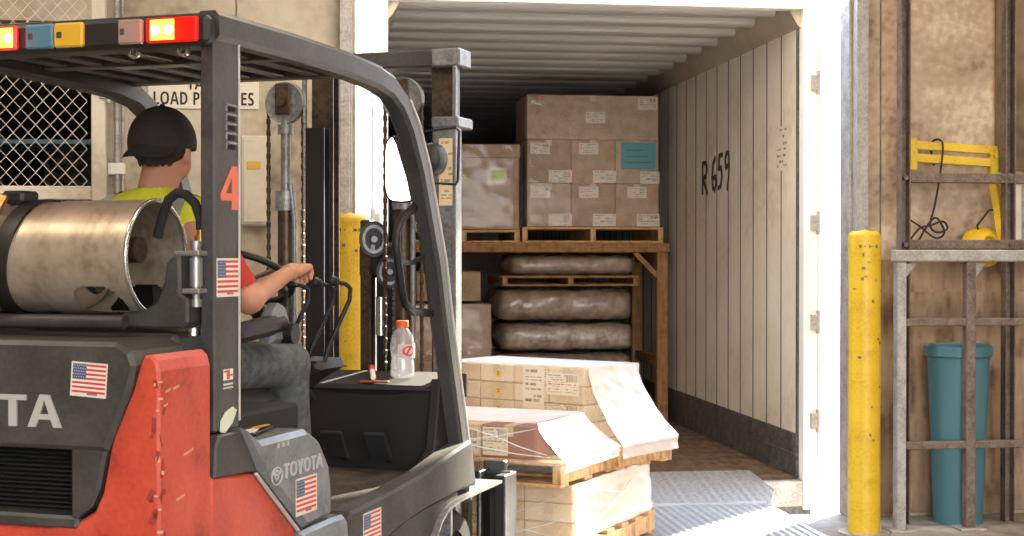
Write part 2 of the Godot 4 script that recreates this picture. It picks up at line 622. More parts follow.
func materials() -> void:
	bump_fine = ImageTexture.create_from_image(noise_image(3, 0.06))
	bump_soft = ImageTexture.create_from_image(noise_image(5, 0.015))
	var conc := blotch(11, [col(134, 122, 106), col(170, 158, 138), col(186, 174, 154), col(198, 188, 170)], 0.008, 0.09, 0.35)
	M.concrete = mat(Color.WHITE, 0.9, 0.0, conc, 0.45, true, 0.12)
	var brown := blotch(21, [col(128, 108, 90), col(164, 144, 122), col(178, 158, 136), col(204, 188, 168)], 0.010, 0.10, 0.4)
	M.brown_wall = mat(Color.WHITE, 0.9, 0.0, brown, 0.6, true, 0.15)
	var ply := blotch(23, [col(92, 72, 54), col(140, 114, 88), col(158, 134, 108), col(120, 96, 74)], 0.012, 0.05, 0.5, 256, 6)
	M.ply = mat(Color.WHITE, 0.85, 0.0, ply, 0.8, true, 0.08)
	var flr := blotch(31, [col(112, 106, 98), col(142, 136, 128), col(164, 160, 152)], 0.012, 0.1, 0.4)
	M.floor = mat(Color.WHITE, 0.7, 0.0, flr, 0.35, true, 0.05)
	var st := Image.create(64, 64, false, Image.FORMAT_L8)
	for y in 64:
		for x in 64:
			st.set_pixel(x, y, Color.WHITE * (0.5 + 0.5 * sin(TAU * x / 16.0)))
	M.tread = mat(Color.WHITE, 0.45, 0.35, blotch(33, [col(120, 120, 120), col(160, 160, 160), col(184, 184, 182)], 0.02, 0.1, 0.5), 5.0, true, 0.5, ImageTexture.create_from_image(st))
	M.ceiling = mat(col(170, 165, 155), 0.9)
	M.plain_wall = mat(col(170, 158, 140), 0.9, 0.0, conc, 0.3, true)
	M.yard = mat(col(205, 200, 190), 0.9, 0.0, flr, 0.2, true)
	M.store = mat(col(138, 132, 124), 0.9)
	var pale := blotch(41, [col(168, 158, 140), col(198, 188, 170), col(206, 197, 180), col(214, 206, 190)], 0.006, 0.12, 0.25)
	M.beige_metal = mat(Color.WHITE, 0.5, 0.0, pale, 0.6, true, 0.04)
	var grime := blotch(51, [col(206, 196, 182), col(222, 213, 200), col(227, 219, 207), col(232, 226, 215)], 0.007, 0.07, 0.35)
	M.trailer_wall = mat(Color.WHITE, 0.42, 0.0, grime, 0.55, true, 0.02)
	M.trailer_back = mat(col(150, 144, 134), 0.7)
	M.joint = mat(col(72, 68, 63), 0.8)
	M.kick = mat(Color.WHITE, 0.55, 0.3, blotch(61, [col(60, 58, 56), col(92, 90, 88), col(120, 116, 110)], 0.02, 0.1, 0.5), 1.2, true, 0.08)
	M.trailer_grey = mat(col(225, 222, 216), 0.5, 0.2, pale, 0.8, true)
	M.roof_metal = mat(col(190, 188, 184), 0.45, 0.4)
	M.trailer_white = mat(col(232, 230, 226), 0.4)
	M.trailer_floor = mat(Color.WHITE, 0.75, 0.0, blotch(71, [col(70, 56, 44), col(104, 86, 68), col(128, 108, 88)], 0.02, 0.08, 0.5, 256, 5), 1.0, true, 0.06)
	var wood := blotch(81, [col(150, 108, 66), col(186, 142, 94), col(204, 164, 116), col(176, 130, 82)], 0.02, 0.06, 0.5, 256, 8)
	M.wood = mat(Color.WHITE, 0.8, 0.0, wood, 1.6, false, 0.06)
	M.rack_wood = mat(Color.WHITE, 0.8, 0.0, blotch(83, [col(112, 76, 42), col(150, 106, 62), col(168, 124, 78)], 0.02, 0.06, 0.5, 256, 8), 1.6, false, 0.06)
	var card := blotch(91, [col(152, 128, 104), col(174, 150, 126), col(184, 161, 138)], 0.02, 0.14, 0.5)
	M.card = [mat(Color.WHITE, 0.75, 0.0, card, 1.5), mat(col(236, 226, 214), 0.75, 0.0, card, 1.3), mat(col(252, 240, 230), 0.75, 0.0, card, 1.8)]
	var lc := blotch(93, [col(196, 170, 132), col(212, 188, 150), col(220, 198, 162)], 0.02, 0.14, 0.5)
	M.light_card = [mat(Color.WHITE, 0.75, 0.0, lc, 1.5), mat(col(246, 240, 232), 0.75, 0.0, lc, 1.2)]
	M.bale = [mat(Color.WHITE, 0.24, 0.0, blotch(95, [col(112, 98, 84), col(150, 134, 118), col(172, 156, 140), col(190, 178, 162)], 0.02, 0.06, 0.4), 1.2, false, 0.6, bump_soft), mat(col(240, 234, 230), 0.24, 0.0, blotch(96, [col(118, 102, 88), col(148, 132, 116), col(178, 162, 146)], 0.02, 0.06, 0.4), 1.0, false, 0.6, bump_soft)]
	M.red_card = mat(col(218, 160, 122), 0.75, 0.0, card, 1.6)
	M.tape = mat(col(196, 168, 128), 0.35)
	M.paper = mat(col(226, 216, 198), 0.7)
	M.teal = mat(col(64, 138, 148), 0.6)
	M.green_paper = mat(col(158, 170, 48), 0.7)
	M.film = film_mat(0.035, 0.12)
	M.film_thin = film_mat(0.08, 0.16)
	M.film_sunlit = film_mat(0.30, 0.2)  # more opaque white, sunlight put into the film colour
	M.film_band = film_mat(0.52, 0.24)  # whitest film: sun painted on sides and tops, also used for the ropes
	# forklift
	var og := blotch(101, [col(142, 46, 30), col(182, 62, 42), col(192, 74, 52), col(198, 86, 64)], 0.006, 0.1, 0.3)
	M.orange = mat(Color.WHITE, 0.42, 0.0, og, 1.6, false, 0.02)
	M.orange.clearcoat_enabled = true
	M.orange.clearcoat = 0.3
	M.orange.clearcoat_roughness = 0.35
	var gm := blotch(103, [col(50, 47, 44), col(64, 61, 57), col(76, 72, 67)], 0.01, 0.12, 0.4)
	M.grey_plastic = mat(Color.WHITE, 0.42, 0.0, gm, 1.5, false, 0.02)
	M.guard = mat(Color.WHITE, 0.4, 0.0, blotch(105, [col(52, 50, 48), col(66, 64, 62), col(76, 74, 71)], 0.01, 0.12, 0.4), 1.4)
	M.side_grey = mat(Color.WHITE, 0.3, 0.1, blotch(107, [col(92, 94, 96), col(116, 119, 121), col(130, 132, 134)], 0.012, 0.12, 0.4), 1.6)
	M.sill = mat(Color.WHITE, 0.72, 0.0, gm, 1.3, false, 0.03)
	M.black = mat(col(24, 23, 22), 0.5)
	M.black_matte = mat(col(20, 19, 18), 0.85)
	M.rubber = mat(col(26, 26, 26), 0.9, 0.0, null, 3.0, false, 0.1)
	M.floor_mat = mat(Color.WHITE, 0.85, 0.0, blotch(109, [col(36, 30, 26), col(60, 50, 42), col(78, 66, 54)], 0.02, 0.1, 0.5), 1.6)
	M.chrome = mat(col(205, 203, 198), 0.25, 0.9)
	M.steel = mat(col(150, 148, 144), 0.4, 0.7)
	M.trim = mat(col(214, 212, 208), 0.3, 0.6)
	M.letter = mat(col(176, 172, 164), 0.45, 0.1)
	M.letter_dim = mat(col(164, 166, 166), 0.4)
	M.mast = mat(Color.WHITE, 0.4, 0.5, blotch(111, [col(46, 38, 32), col(74, 60, 48), col(96, 76, 56)], 0.02, 0.1, 0.5), 1.6)
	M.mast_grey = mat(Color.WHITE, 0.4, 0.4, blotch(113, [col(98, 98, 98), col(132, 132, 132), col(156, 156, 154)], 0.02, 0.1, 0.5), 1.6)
	M.brass = mat(col(186, 140, 78), 0.4, 0.8)
	var al := blotch(115, [col(138, 122, 102), col(174, 158, 136), col(188, 174, 153), col(198, 186, 168)], 0.008, 0.06, 0.35)
	M.tank = mat(Color.WHITE, 0.40, 0.6, al, 1.7, false, 0.02)
	M.tank_cast = mat(Color.WHITE, 0.5, 0.2, gm, 1.4)
	M.red_lens = lens(col(200, 26, 20), Color(1.0, 0.10, 0.05), 0.35)
	M.red_core = lens(col(255, 220, 90), Color(1.0, 0.72, 0.22), 2.6)
	M.red_hot = lens(col(255, 250, 230), Color(1.0, 0.95, 0.8), 6.0)
	M.clear_lens = mat(col(150, 128, 116), 0.15)
	M.blue_lens = mat(col(74, 118, 136), 0.35)
	M.yellow_lens = mat(col(206, 162, 40), 0.45)
	M.yellow_paint = mat(Color.WHITE, 0.45, 0.0, blotch(117, [col(178, 142, 20), col(208, 172, 34), col(216, 182, 46)], 0.01, 0.12, 0.4), 1.5)
	M.decal_orange = mat(col(214, 104, 76), 0.5)
	M.flag = print_mat(flag_image(6, true))
	M.mirror = mat(col(235, 235, 235), 0.04, 1.0)
	M.glass = film_mat(0.12, 0.05)
	# person
	M.skin = mat(col(186, 130, 102), 0.55, 0.0, null, 9.0, false, 0.02)
	M.skin.subsurf_scatter_enabled = true
	M.skin.subsurf_scatter_strength = 0.15
	M.cap = mat(Color.WHITE, 0.9, 0.0, blotch(121, [col(34, 28, 25), col(44, 37, 33), col(54, 45, 40)], 0.03, 0.15, 0.5), 6.0, false, 0.04)
	M.hair = mat(col(40, 30, 24), 0.8)
	M.vest = mat(Color.WHITE, 0.7, 0.0, blotch(123, [col(196, 200, 40), col(212, 214, 50), col(222, 222, 66)], 0.02, 0.1, 0.5), 4.0, false, 0.1, bump_soft)
	M.reflective = mat(col(176, 172, 156), 0.35, 0.3)
	M.red_shirt = mat(col(172, 48, 38), 0.85)
	M.jeans = mat(Color.WHITE, 0.9, 0.0, blotch(125, [col(56, 58, 58), col(82, 85, 85), col(108, 112, 112)], 0.02, 0.15, 0.45), 4.0, false, 0.12, bump_soft)
	M.boot = mat(col(52, 42, 34), 0.7)
	M.sign = mat(col(214, 206, 188), 0.5)
	M.ink = mat(col(44, 40, 36), 0.7)
	M.spray = mat(col(64, 58, 52), 0.8)
	M.brown_steel = mat(Color.WHITE, 0.55, 0.3, blotch(127, [col(86, 72, 62), col(112, 97, 86), col(134, 118, 106)], 0.02, 0.12, 0.5), 1.5)
	M.zinc = mat(Color.WHITE, 0.5, 0.3, blotch(129, [col(136, 132, 126), col(164, 160, 154), col(182, 178, 172)], 0.02, 0.12, 0.5), 1.5)
	M.white_paint = mat(col(226, 222, 212), 0.5)
	M.blue_bin = mat(col(70, 112, 120), 0.5)
	M.cable = mat(col(36, 32, 30), 0.7)

func film_mat(a: float, r: float) -> StandardMaterial3D:
	var m := StandardMaterial3D.new()
	m.albedo_color = Color(0.97, 0.97, 0.98, a)
	m.metallic_specular = 0.3
	m.transparency = BaseMaterial3D.TRANSPARENCY_ALPHA
	m.roughness = r
	m.cull_mode = BaseMaterial3D.CULL_DISABLED
	return m

func lens(c: Color, glow: Color, e: float) -> StandardMaterial3D:
	var m := mat(c, 0.2)
	m.emission_enabled = true
	m.emission = glow
	m.emission_energy_multiplier = e
	return m

# ---------------------------------------------------------------- the building
const WIN := -7.98     # inner face of the dock wall
const WOUT := -8.10
const JL := 0.25       # edges of the dock door
const JR := 2.99
const DTOP := 3.12

func building() -> void:
	var m := MB.new()
	m.bx(Vector3(-6.2, -0.3, WOUT), Vector3(7.2, 0, 6.2))
	struct("floor", m, M.floor)
	m = MB.new()
	m.bx(Vector3(-6.2, 6.0, WOUT), Vector3(7.2, 6.2, 6.2))
	struct("ceiling", m, M.ceiling)
	m = MB.new()
	m.bx(Vector3(-6.2, 0, WIN), Vector3(-6.0, 6.0, 6.0))
	struct("wall_left", m, M.plain_wall)
	m = MB.new()
	m.bx(Vector3(7.0, 0, WIN), Vector3(7.2, 6.0, 6.0))
	struct("wall_right", m, M.plain_wall)
	m = MB.new()
	# an open drive-in door in the wall behind: daylight comes in along the aisle
	m.bx(Vector3(-6.2, 0, 6.0), Vector3(-2.6, 6.0, 6.2))
	m.bx(Vector3(4.6, 0, 6.0), Vector3(7.2, 6.0, 6.2))
	m.bx(Vector3(-2.6, 3.9, 6.0), Vector3(4.6, 6.0, 6.2))
	struct("wall_back", m, M.plain_wall)
	# the dock wall, with the door opening and the caged store room
	m = MB.new()
	m.bx(Vector3(-6.2, 0, WOUT), Vector3(-2.9, 6.0, WIN))
	m.bx(Vector3(-2.9, 2.66, WOUT), Vector3(-1.02, 6.0, WIN))
	m.bx(Vector3(-1.02, 0, WOUT), Vector3(-0.365, 6.0, WIN))
	m.bx(Vector3(-0.355, 0, WOUT), Vector3(JL, 6.0, WIN))
	m.bx(Vector3(JL, DTOP, WOUT), Vector3(JR, 6.0, WIN))
	m.bx(Vector3(-0.37, 0, WOUT), Vector3(-0.35, 6.0, WIN - 0.02))
	var wf := struct("wall_front", m, M.concrete)
	m = MB.new()
	m.bx(Vector3(JR, 0, WOUT), Vector3(3.16, 6.0, WIN), 0.004)
	m.bx(Vector3(3.166, 0, WOUT), Vector3(3.94, 6.0, WIN), 0.004)
	m.bx(Vector3(3.946, 0, WOUT), Vector3(7.2, 6.0, WIN), 0.004)
	m.bx(Vector3(3.1, 0, WOUT), Vector3(4.2, 6.0, WIN - 0.03))
	part("wall_panel", m, M.brown_wall, wf)
	# store room behind the mesh, deep and without a lamp of its own
	m = MB.new()
	m.bx(Vector3(-3.1, 0, -17.4), Vector3(-2.9, 2.9, WOUT))
	m.bx(Vector3(-1.02, 0, -17.4), Vector3(-0.82, 2.9, WOUT))
	m.bx(Vector3(-3.1, 0, -17.6), Vector3(-0.82, 2.9, -17.4))
	m.bx(Vector3(-3.1, 2.66, -17.4), Vector3(-0.82, 2.9, WOUT))
	m.bx(Vector3(-3.1, -0.2, -17.6), Vector3(-0.82, 0, WOUT))
	struct("wall_store", m, M.store)
	# the yard outside, one dock height lower
	m = MB.new()
	m.bx(Vector3(-40, -1.5, -60), Vector3(50, -1.25, WOUT))
	struct("ground", m, M.yard)
	m = MB.new()
	m.bx(Vector3(-40, -0.3, 6.2), Vector3(50, -0.02, 60))
	struct("ground_yard", m, M.yard)
	# door frame and track
	m = MB.new()
	m.bx(Vector3(JR - 0.012, 0, WOUT - 0.02), Vector3(JR + 0.002, DTOP, WIN + 0.004), 0.003)
	m.bx(Vector3(JL - 0.002, 0, WOUT - 0.02), Vector3(JL + 0.012, DTOP, WIN + 0.004), 0.003)
	struct("trim_1", m, M.zinc)
	for q in [[JR + 0.022, 1.0], [JL - 0.022, -1.0]]:
		m = MB.new()
		var x: float = q[0]
		var sg: float = q[1]
		m.bx(Vector3(x - 0.012 * sg, 0, WIN), Vector3(x + 0.004 * sg, 5.2, WIN + 0.07), 0.002)
		m.bx(Vector3(x, 0, WIN + 0.06), Vector3(x + 0.045 * sg, 5.2, WIN + 0.075), 0.002)
		m.bx(Vector3(x + 0.04 * sg, 0, WIN + 0.03), Vector3(x + 0.052 * sg, 5.2, WIN + 0.075), 0.002)
		var o := part(numbered("door_track"), m, M.zinc, self)
		o.set_meta("label", "galvanised steel door track on the brown wall" if sg > 0 else "galvanised steel door track on the grey wall behind the mast")
		o.set_meta("category", "door track")
	# lamps on the ceiling
	for p in LAMPS:
		var l := thing("ceiling_lamp", "long unseen warehouse lamp hanging from the ceiling", "lamp", Transform3D(Basis(), p), "ceiling lamps")
		m = MB.new()
		m.bx(Vector3(-0.8, -0.06, -0.28), Vector3(0.8, 0.06, 0.28), 0.02)
		part("housing", m, M.white_paint, l)
		m = MB.new()
		m.bx(Vector3(-0.74, -0.075, -0.24), Vector3(0.74, -0.061, 0.24), 0.004)
		part("diffuser", m, lens(col(240, 230, 210), Color(1.0, 0.88, 0.7), 1.5), l)
		m = MB.new()
		for x in [-0.6, 0.6]:
			m.cyl(Vector3(x, 0.06, 0), Vector3(x, 1.55, 0), 0.008, -1.0, 6)
		part("hanger", m, M.steel, l)
	# dock leveller
	var dl := thing("dock_leveler", "grey steel tread plate ramp bridging dock floor and trailer", "dock plate", Transform3D(Basis(), Vector3(1.7, 0, -8.0)))
	m = MB.new()
	m.bx(Vector3(-1.0, -0.002, -0.41), Vector3(0.96, 0.016, 1.6), 0.003)
	part("deck", m, M.tread, dl)
	m = MB.new()
	var sl := Vector3(0, 0.172, -1).normalized()
	m.prism([Vector2(-1.0, 0.0), Vector2(0.98, 0.0), Vector2(1.06, 0.2), Vector2(1.02, 0.58), Vector2(-1.02, 0.58), Vector2(-1.06, 0.2)], 0, 0.016, Transform3D(Basis(Vector3(1, 0, 0), sl, Vector3(0, 1, 0.172).normalized()), Vector3(0, 0.012, -0.42)), 0.003)
	part("lip", m, M.tread, dl)
	m = MB.new()
	m.cyl(Vector3(-0.98, 0.008, -0.42), Vector3(0.95, 0.008, -0.42), 0.018, -1.0, 12)
	part("hinge", m, M.steel, dl)
	# rubber bumpers on the dock face
	for x in [JL + 0.05, JR - 0.2]:
		m = MB.new()
		m.box(Vector3(x + 0.07, -0.25, WOUT - 0.06), Vector3(0.2, 0.4, 0.12), 0.02)
		single("dock_bumper", m, M.rubber, "black rubber bumper block on the dock face", "bumper", Transform3D(), "dock bumpers")

# ---------------------------------------------------------------- the trailer
const TX0 := 0.48
const TX1 := 2.984
const TZ := -8.77
const TL := 13.2
const TF := 0.09
const TT := 2.95

func trailer() -> void:
	var O := Vector3((TX0 + TX1) / 2.0, TF, TZ)
	var t := thing("trailer", "open box trailer with pale ribbed walls backed up to the dock", "trailer", Transform3D(Basis(), O))
	var off := Transform3D(Basis(), -O)
	var m := MB.new()
	# floor boards
	var nb := 9
	var bw := (TX1 - TX0) / nb
	for i in nb:
		m = MB.new()
		m.bx(Vector3(TX0 + i * bw + 0.002, TF - 0.035, TZ - TL), Vector3(TX0 + (i + 1) * bw - 0.002, TF, TZ - 0.06), 0.002)
		part("floor_board", m, M.trailer_floor, t, off)
	m = MB.new()
	m.bx(Vector3(TX0 - 0.06, TF - 0.22, TZ - TL), Vector3(TX1 + 0.06, TF - 0.036, TZ - 0.02))
	part("underframe", m, M.kick, t, off)
	m = MB.new()
	m.bx(Vector3(TX0 - 0.004, TF - 0.16, TZ - 0.06), Vector3(TX1 + 0.004, TF - 0.004, TZ), 0.006)
	part("rear_sill", m, M.zinc, t, off)
	# outer skins
	m = MB.new()
	m.bx(Vector3(TX1 + 0.035, TF - 0.2, TZ - TL), Vector3(TX1 + 0.06, TT + 0.1, TZ - 0.03))
	m.bx(Vector3(TX0 - 0.06, TF - 0.2, TZ - TL), Vector3(TX0 - 0.035, TT + 0.1, TZ - 0.03))
	m.bx(Vector3(TX0 - 0.06, TF - 0.2, TZ - TL - 0.04), Vector3(TX1 + 0.06, TT + 0.1, TZ - TL))
	m.bx(Vector3(TX0 - 0.06, TT + 0.075, TZ - TL), Vector3(TX1 + 0.06, TT + 0.1, TZ - 0.03))
	part("outer_skin", m, M.trailer_white, t, off)
	m = MB.new()
	m.bx(Vector3(TX1 + 0.022, TF, TZ - TL), Vector3(TX1 + 0.034, TT + 0.07, TZ - 0.05))
	m.bx(Vector3(TX0 - 0.034, TF, TZ - TL), Vector3(TX0 - 0.022, TT + 0.07, TZ - 0.05))
	part("wall_backing", m, M.trailer_back, t, off)
	# wall panels between the dark grooves
	var pm := MB.new()
	pm.bx(Vector3(0, 0.355, -0.1415), Vector3(0.022, 2.85, 0.1415), 0.0015)
	var am := pm.mesh()
	var jm := MB.new()
	jm.bx(Vector3(-0.001, 0.36, -0.0082), Vector3(0.018, 2.845, 0.0082))
	var jmesh := jm.mesh()
	var z := TZ - 0.12
	while z > TZ - TL + 0.2:
		part("joint_strip", jmesh, M.joint, t, off * at(Vector3(TX1, 0, z)))
		part("wall_panel", am, M.trailer_wall, t, off * at(Vector3(TX1, 0, z - 0.15)))
		part("wall_panel", am, M.trailer_wall, t, off * at(Vector3(TX0, 0, z - 0.15), PI))
		z -= 0.3
	# steel kick plates
	z = TZ - 0.1
	while z > TZ - TL + 0.5:
		for sd in [[TX1 - 0.008, TX1 + 0.02], [TX0 - 0.02, TX0 + 0.008]]:
			m = MB.new()
			m.bx(Vector3(sd[0], TF, z - 2.4), Vector3(sd[1], 0.36, z - 0.004), 0.003)
			m.bx(Vector3(sd[0] - 0.004, 0.225, z - 2.4), Vector3(sd[1], 0.235, z - 0.004), 0.002)
			part("kick_plate", m, M.kick, t, off)
		z -= 2.4
	# top rails and roof bows
	for q in [[TX1, 1.0], [TX0, -1.0]]:
		m = MB.new()
		var x: float = q[0]
		var g: float = q[1]
		m.sweep([Vector3(x, 2.84, TZ - TL), Vector3(x, 2.84, TZ - 0.05)], [Vector2(0.0, 0.0) * g, Vector2(0.03 * g, 0.0), Vector2(0.03 * g, 0.19), Vector2(-0.075 * g, 0.19), Vector2(-0.075 * g, 0.115), Vector2(-0.02 * g, 0.02)], Vector3.RIGHT)
		part("top_rail", m, M.trailer_grey, t, off)
	z = TZ - 0.34
	var bow := MB.new()
	# hat-shaped bow, seen from below as a rounded ridge
	var hat := []
	for k in 9:
		var a := PI * k / 8.0
		hat.append(Vector2(cos(a) * 0.05, -sin(a) * 0.05))
	hat.append(Vector2(-0.12, 0.0))
	hat.append(Vector2(-0.12, 0.012))
	hat.append(Vector2(0.12, 0.012))
	hat.append(Vector2(0.12, 0.0))
	bow.prism(hat, -(TX1 - TX0) / 2 + 0.075, (TX1 - TX0) / 2 - 0.075, Transform3D(Basis(Vector3(0, 0, 1), Vector3(0, 1, 0), Vector3(1, 0, 0)), Vector3.ZERO))
	var bmesh := bow.mesh()
	while z > TZ - TL + 0.2:
		part("roof_bow", bmesh, M.roof_metal, t, off * at(Vector3((TX0 + TX1) / 2, TT + 0.05, z)))
		z -= 0.445
	m = MB.new()
	m.bx(Vector3(TX0 - 0.03, TT + 0.06, TZ - TL), Vector3(TX1 + 0.03, TT + 0.074, TZ - 0.05))
	part("roof_sheet", m, M.roof_metal, t, off)
	m = MB.new()
	m.bx(Vector3(TX0 - 0.03, TF, TZ - TL), Vector3(TX1 + 0.03, TT + 0.07, TZ - TL + 0.02))
	part("front_wall", m, M.trailer_wall, t, off)
	# rear frame
	for q in [[TX1 + 0.005, TX1 + 0.09], [TX0 - 0.09, TX0 - 0.005]]:
		m = MB.new()
		m.bx(Vector3(q[0], TF - 0.18, TZ - 0.088), Vector3(q[1], TT + 0.155, TZ + 0.004), 0.004)
		part("rear_post", m, M.trailer_white, t, off)
	m = MB.new()
	m.bx(Vector3(TX0 - 0.004, TT - 0.004, TZ - 0.09), Vector3(TX1 + 0.004, TT + 0.15, TZ), 0.004)
	part("rear_header", m, M.trailer_white, t, off)
	# door hinges and the doors folded back along the sides
	for q in [[TX1 + 0.075, 1.0], [TX0 - 0.075, -1.0]]:
		for y in [0.45, 1.05, 1.65, 2.5]:
			m = MB.new()
			m.bx(Vector3(q[0] - 0.03, y - 0.05, TZ - 0.005), Vector3(q[0] + 0.02, y + 0.05, TZ + 0.022), 0.006)
			m.cyl(Vector3(q[0] + 0.02 * q[1], y - 0.07, TZ + 0.012), Vector3(q[0] + 0.02 * q[1], y + 0.07, TZ + 0.012), 0.014, -1.0, 10)
			part("hinge", m, M.zinc, t, off)
		m = MB.new()
		var x0: float = q[0] + 0.04 * q[1]
		m.bx(Vector3(x0, TF - 0.1, TZ - 1.28), Vector3(x0 + 0.045 * q[1], TT + 0.1, TZ - 0.04), 0.006)
		part("door", m, M.trailer_white, t, off)
	# a vertical gasket strip and rope eye on the post, weathered paper notice
	m = MB.new()
	m.bx(Vector3(TX1 - 0.004, 0.36, TZ - 0.118), Vector3(TX1 + 0.006, 2.85, TZ - 0.085), 0.003)
	part("gasket", m, M.kick, t, off)
	m = MB.new()
	m.face(Vector3(TX1 - 0.003, 2.13, -9.17), Vector3(0, 0, 0.115), Vector3(0, 0.14, 0))
	part("notice", m, print_mat(label_image(5, col(214, 206, 192), col(96, 88, 80), 64, 80, false)), t, off)
	# a marker number sprayed on the wall: strokes of paint
	var strokes := [
		[[0, 0.0], [0, 1.0], [0.45, 0.98], [0.6, 0.78], [0.45, 0.55], [0.05, 0.5], [0.3, 0.3], [0.65, 0.0]],
		[[1.75, 1.02], [1.45, 0.85], [1.32, 0.45], [1.4, 0.1], [1.65, 0.0], [1.85, 0.2], [1.75, 0.42], [1.4, 0.38]],
		[[2.7, 1.0], [2.25, 1.0], [2.2, 0.6], [2.5, 0.62], [2.62, 0.35], [2.45, 0.05], [2.15, 0.02]],
		[[3.45, 0.62], [3.1, 0.55], [3.02, 0.8], [3.2, 1.0], [3.45, 0.95], [3.5, 0.6], [3.45, 0.25], [3.3, -0.1]]]
	for st in strokes:
		m = MB.new()
		for i in st.size() - 1:
			var a := Vector2(st[i][0], st[i][1])
			var b := Vector2(st[i + 1][0], st[i + 1][1])
			var pa := Vector3(TX1 - 0.0035, 1.915 + a.y * 0.235 + a.x * 0.012, -11.08 + a.x * 0.205)
			var pb := Vector3(TX1 - 0.0035, 1.915 + b.y * 0.235 + b.x * 0.012, -11.08 + b.x * 0.205)
			m.bar(pa, pb + (pb - pa).normalized() * 0.012, 0.034, 0.003, 0.0, Vector3.RIGHT)
		part("sprayed_digit", m, M.spray, t, off)
	# running gear
	for w in [[TX0 + 0.2, TZ - 2.0], [TX1 - 0.2, TZ - 2.0], [TX0 + 0.2, TZ - 3.3], [TX1 - 0.2, TZ - 3.3]]:
		m = MB.new()
		m.lathe([Vector2(0.28, -0.13), Vector2(0.46, -0.13), Vector2(0.5, -0.09), Vector2(0.5, 0.09), Vector2(0.46, 0.13), Vector2(0.28, 0.13)], Transform3D(Basis(Vector3.BACK, PI / 2), Vector3(w[0], -0.75, w[1])), 24)
		m.cyl(Vector3(w[0] - 0.08, -0.75, w[1]), Vector3(w[0] + 0.08, -0.75, w[1]), 0.28)
		part("wheel", m, M.rubber, t, off)
	m = MB.new()
	for x in [TX0 + 0.5, TX1 - 0.5]:
		m.bx(Vector3(x - 0.06, -1.25, TZ - 10.1), Vector3(x + 0.06, TF - 0.2, TZ - 9.98), 0.01)
		m.bx(Vector3(x - 0.06, -0.6, TZ - 4.2), Vector3(x + 0.06, TF - 0.2, TZ - 1.2), 0.01)
	m.cyl(Vector3(TX0 + 0.2, -0.75, TZ - 2.0), Vector3(TX1 - 0.2, -0.75, TZ - 2.0), 0.05)
	m.cyl(Vector3(TX0 + 0.2, -0.75, TZ - 3.3), Vector3(TX1 - 0.2, -0.75, TZ - 3.3), 0.05)
	part("running_gear", m, M.kick, t, off)

# ---------------------------------------------------------------- cartons, pallets, film
# labels: [side, u, v, width, height, material]; side "f" front (+z), "r" right (+x), "t" top
func carton(label: String, base: Transform3D, size: Vector3, m: Material, group := "", labels := [], called := "carton", lid := 0.0) -> Node3D:
	var o := thing(called, label, "box", base, group)
	var b := MB.new()
	if lid > 0.0:
		b.bx(Vector3(-size.x / 2, 0, -size.z / 2), Vector3(size.x / 2, size.y - 0.01, size.z / 2), 0.005)
		part("body", b, m, o)
		b = MB.new()
		b.bx(Vector3(-size.x / 2 - 0.008, size.y - lid, -size.z / 2 - 0.008), Vector3(size.x / 2 + 0.008, size.y, size.z / 2 + 0.008), 0.005)
		part("lid", b, m, o)
	else:
		b.bx(Vector3(-size.x / 2, 0, -size.z / 2), Vector3(size.x / 2, size.y, size.z / 2), 0.005)
		part("body", b, m, o)
		b = MB.new()
		b.bx(Vector3(-0.024, size.y - 0.05, size.z / 2), Vector3(0.024, size.y, size.z / 2 + 0.0008))
		b.bx(Vector3(-0.024, size.y, -size.z / 2), Vector3(0.024, size.y + 0.0008, size.z / 2 + 0.0008))
		part("tape", b, M.tape, o)
	var off := 0.010 if lid > 0.0 else 0.0012
	for l in labels:
		b = MB.new()
		off += 0.0008
		if l[0] == "f":
			b.face(Vector3(l[1] * size.x, size.y / 2 + l[2] * size.y, size.z / 2 + off), Vector3(l[3] / 2, 0, 0), Vector3(0, l[4] / 2, 0))
		else:
			b.face(Vector3(size.x / 2 + off, size.y / 2 + l[2] * size.y, -l[1] * size.z), Vector3(0, 0, -l[3] / 2), Vector3(0, l[4] / 2, 0))
		part("label", b, l[5], o)
	return o

func pallet(label: String, X: Transform3D, w: float, d: float, h: float, wood: Material, group := "", nb := 6) -> Node3D:
	var o := thing("pallet", label, "pallet", X, group)
	var b := MB.new()
	b.bx(Vector3(-0.022, 0.016, -d / 2), Vector3(0.022, h - 0.018, d / 2), 0.003)
	var sm := b.mesh()
	for x in [-w / 2 + 0.022, 0.0, w / 2 - 0.022]:
		part("stringer", sm, wood, o, at(Vector3(x, 0, 0)))
	b = MB.new()
	b.bx(Vector3(-w / 2, h - 0.018, -0.045), Vector3(w / 2, h, 0.045), 0.003)
	var dm := b.mesh()
	for i in nb:
		part("deck_board", dm, wood, o, at(Vector3(0, 0, -d / 2 + 0.045 + (d - 0.09) * i / (nb - 1))))
	b = MB.new()
	b.bx(Vector3(-w / 2, 0, -0.045), Vector3(w / 2, 0.016, 0.045), 0.003)
	var bm := b.mesh()
	for i in 3:
		part("bottom_board", bm, wood, o, at(Vector3(0, 0, -d / 2 + 0.045 + (d - 0.09) * i / 2.0)))
	return o

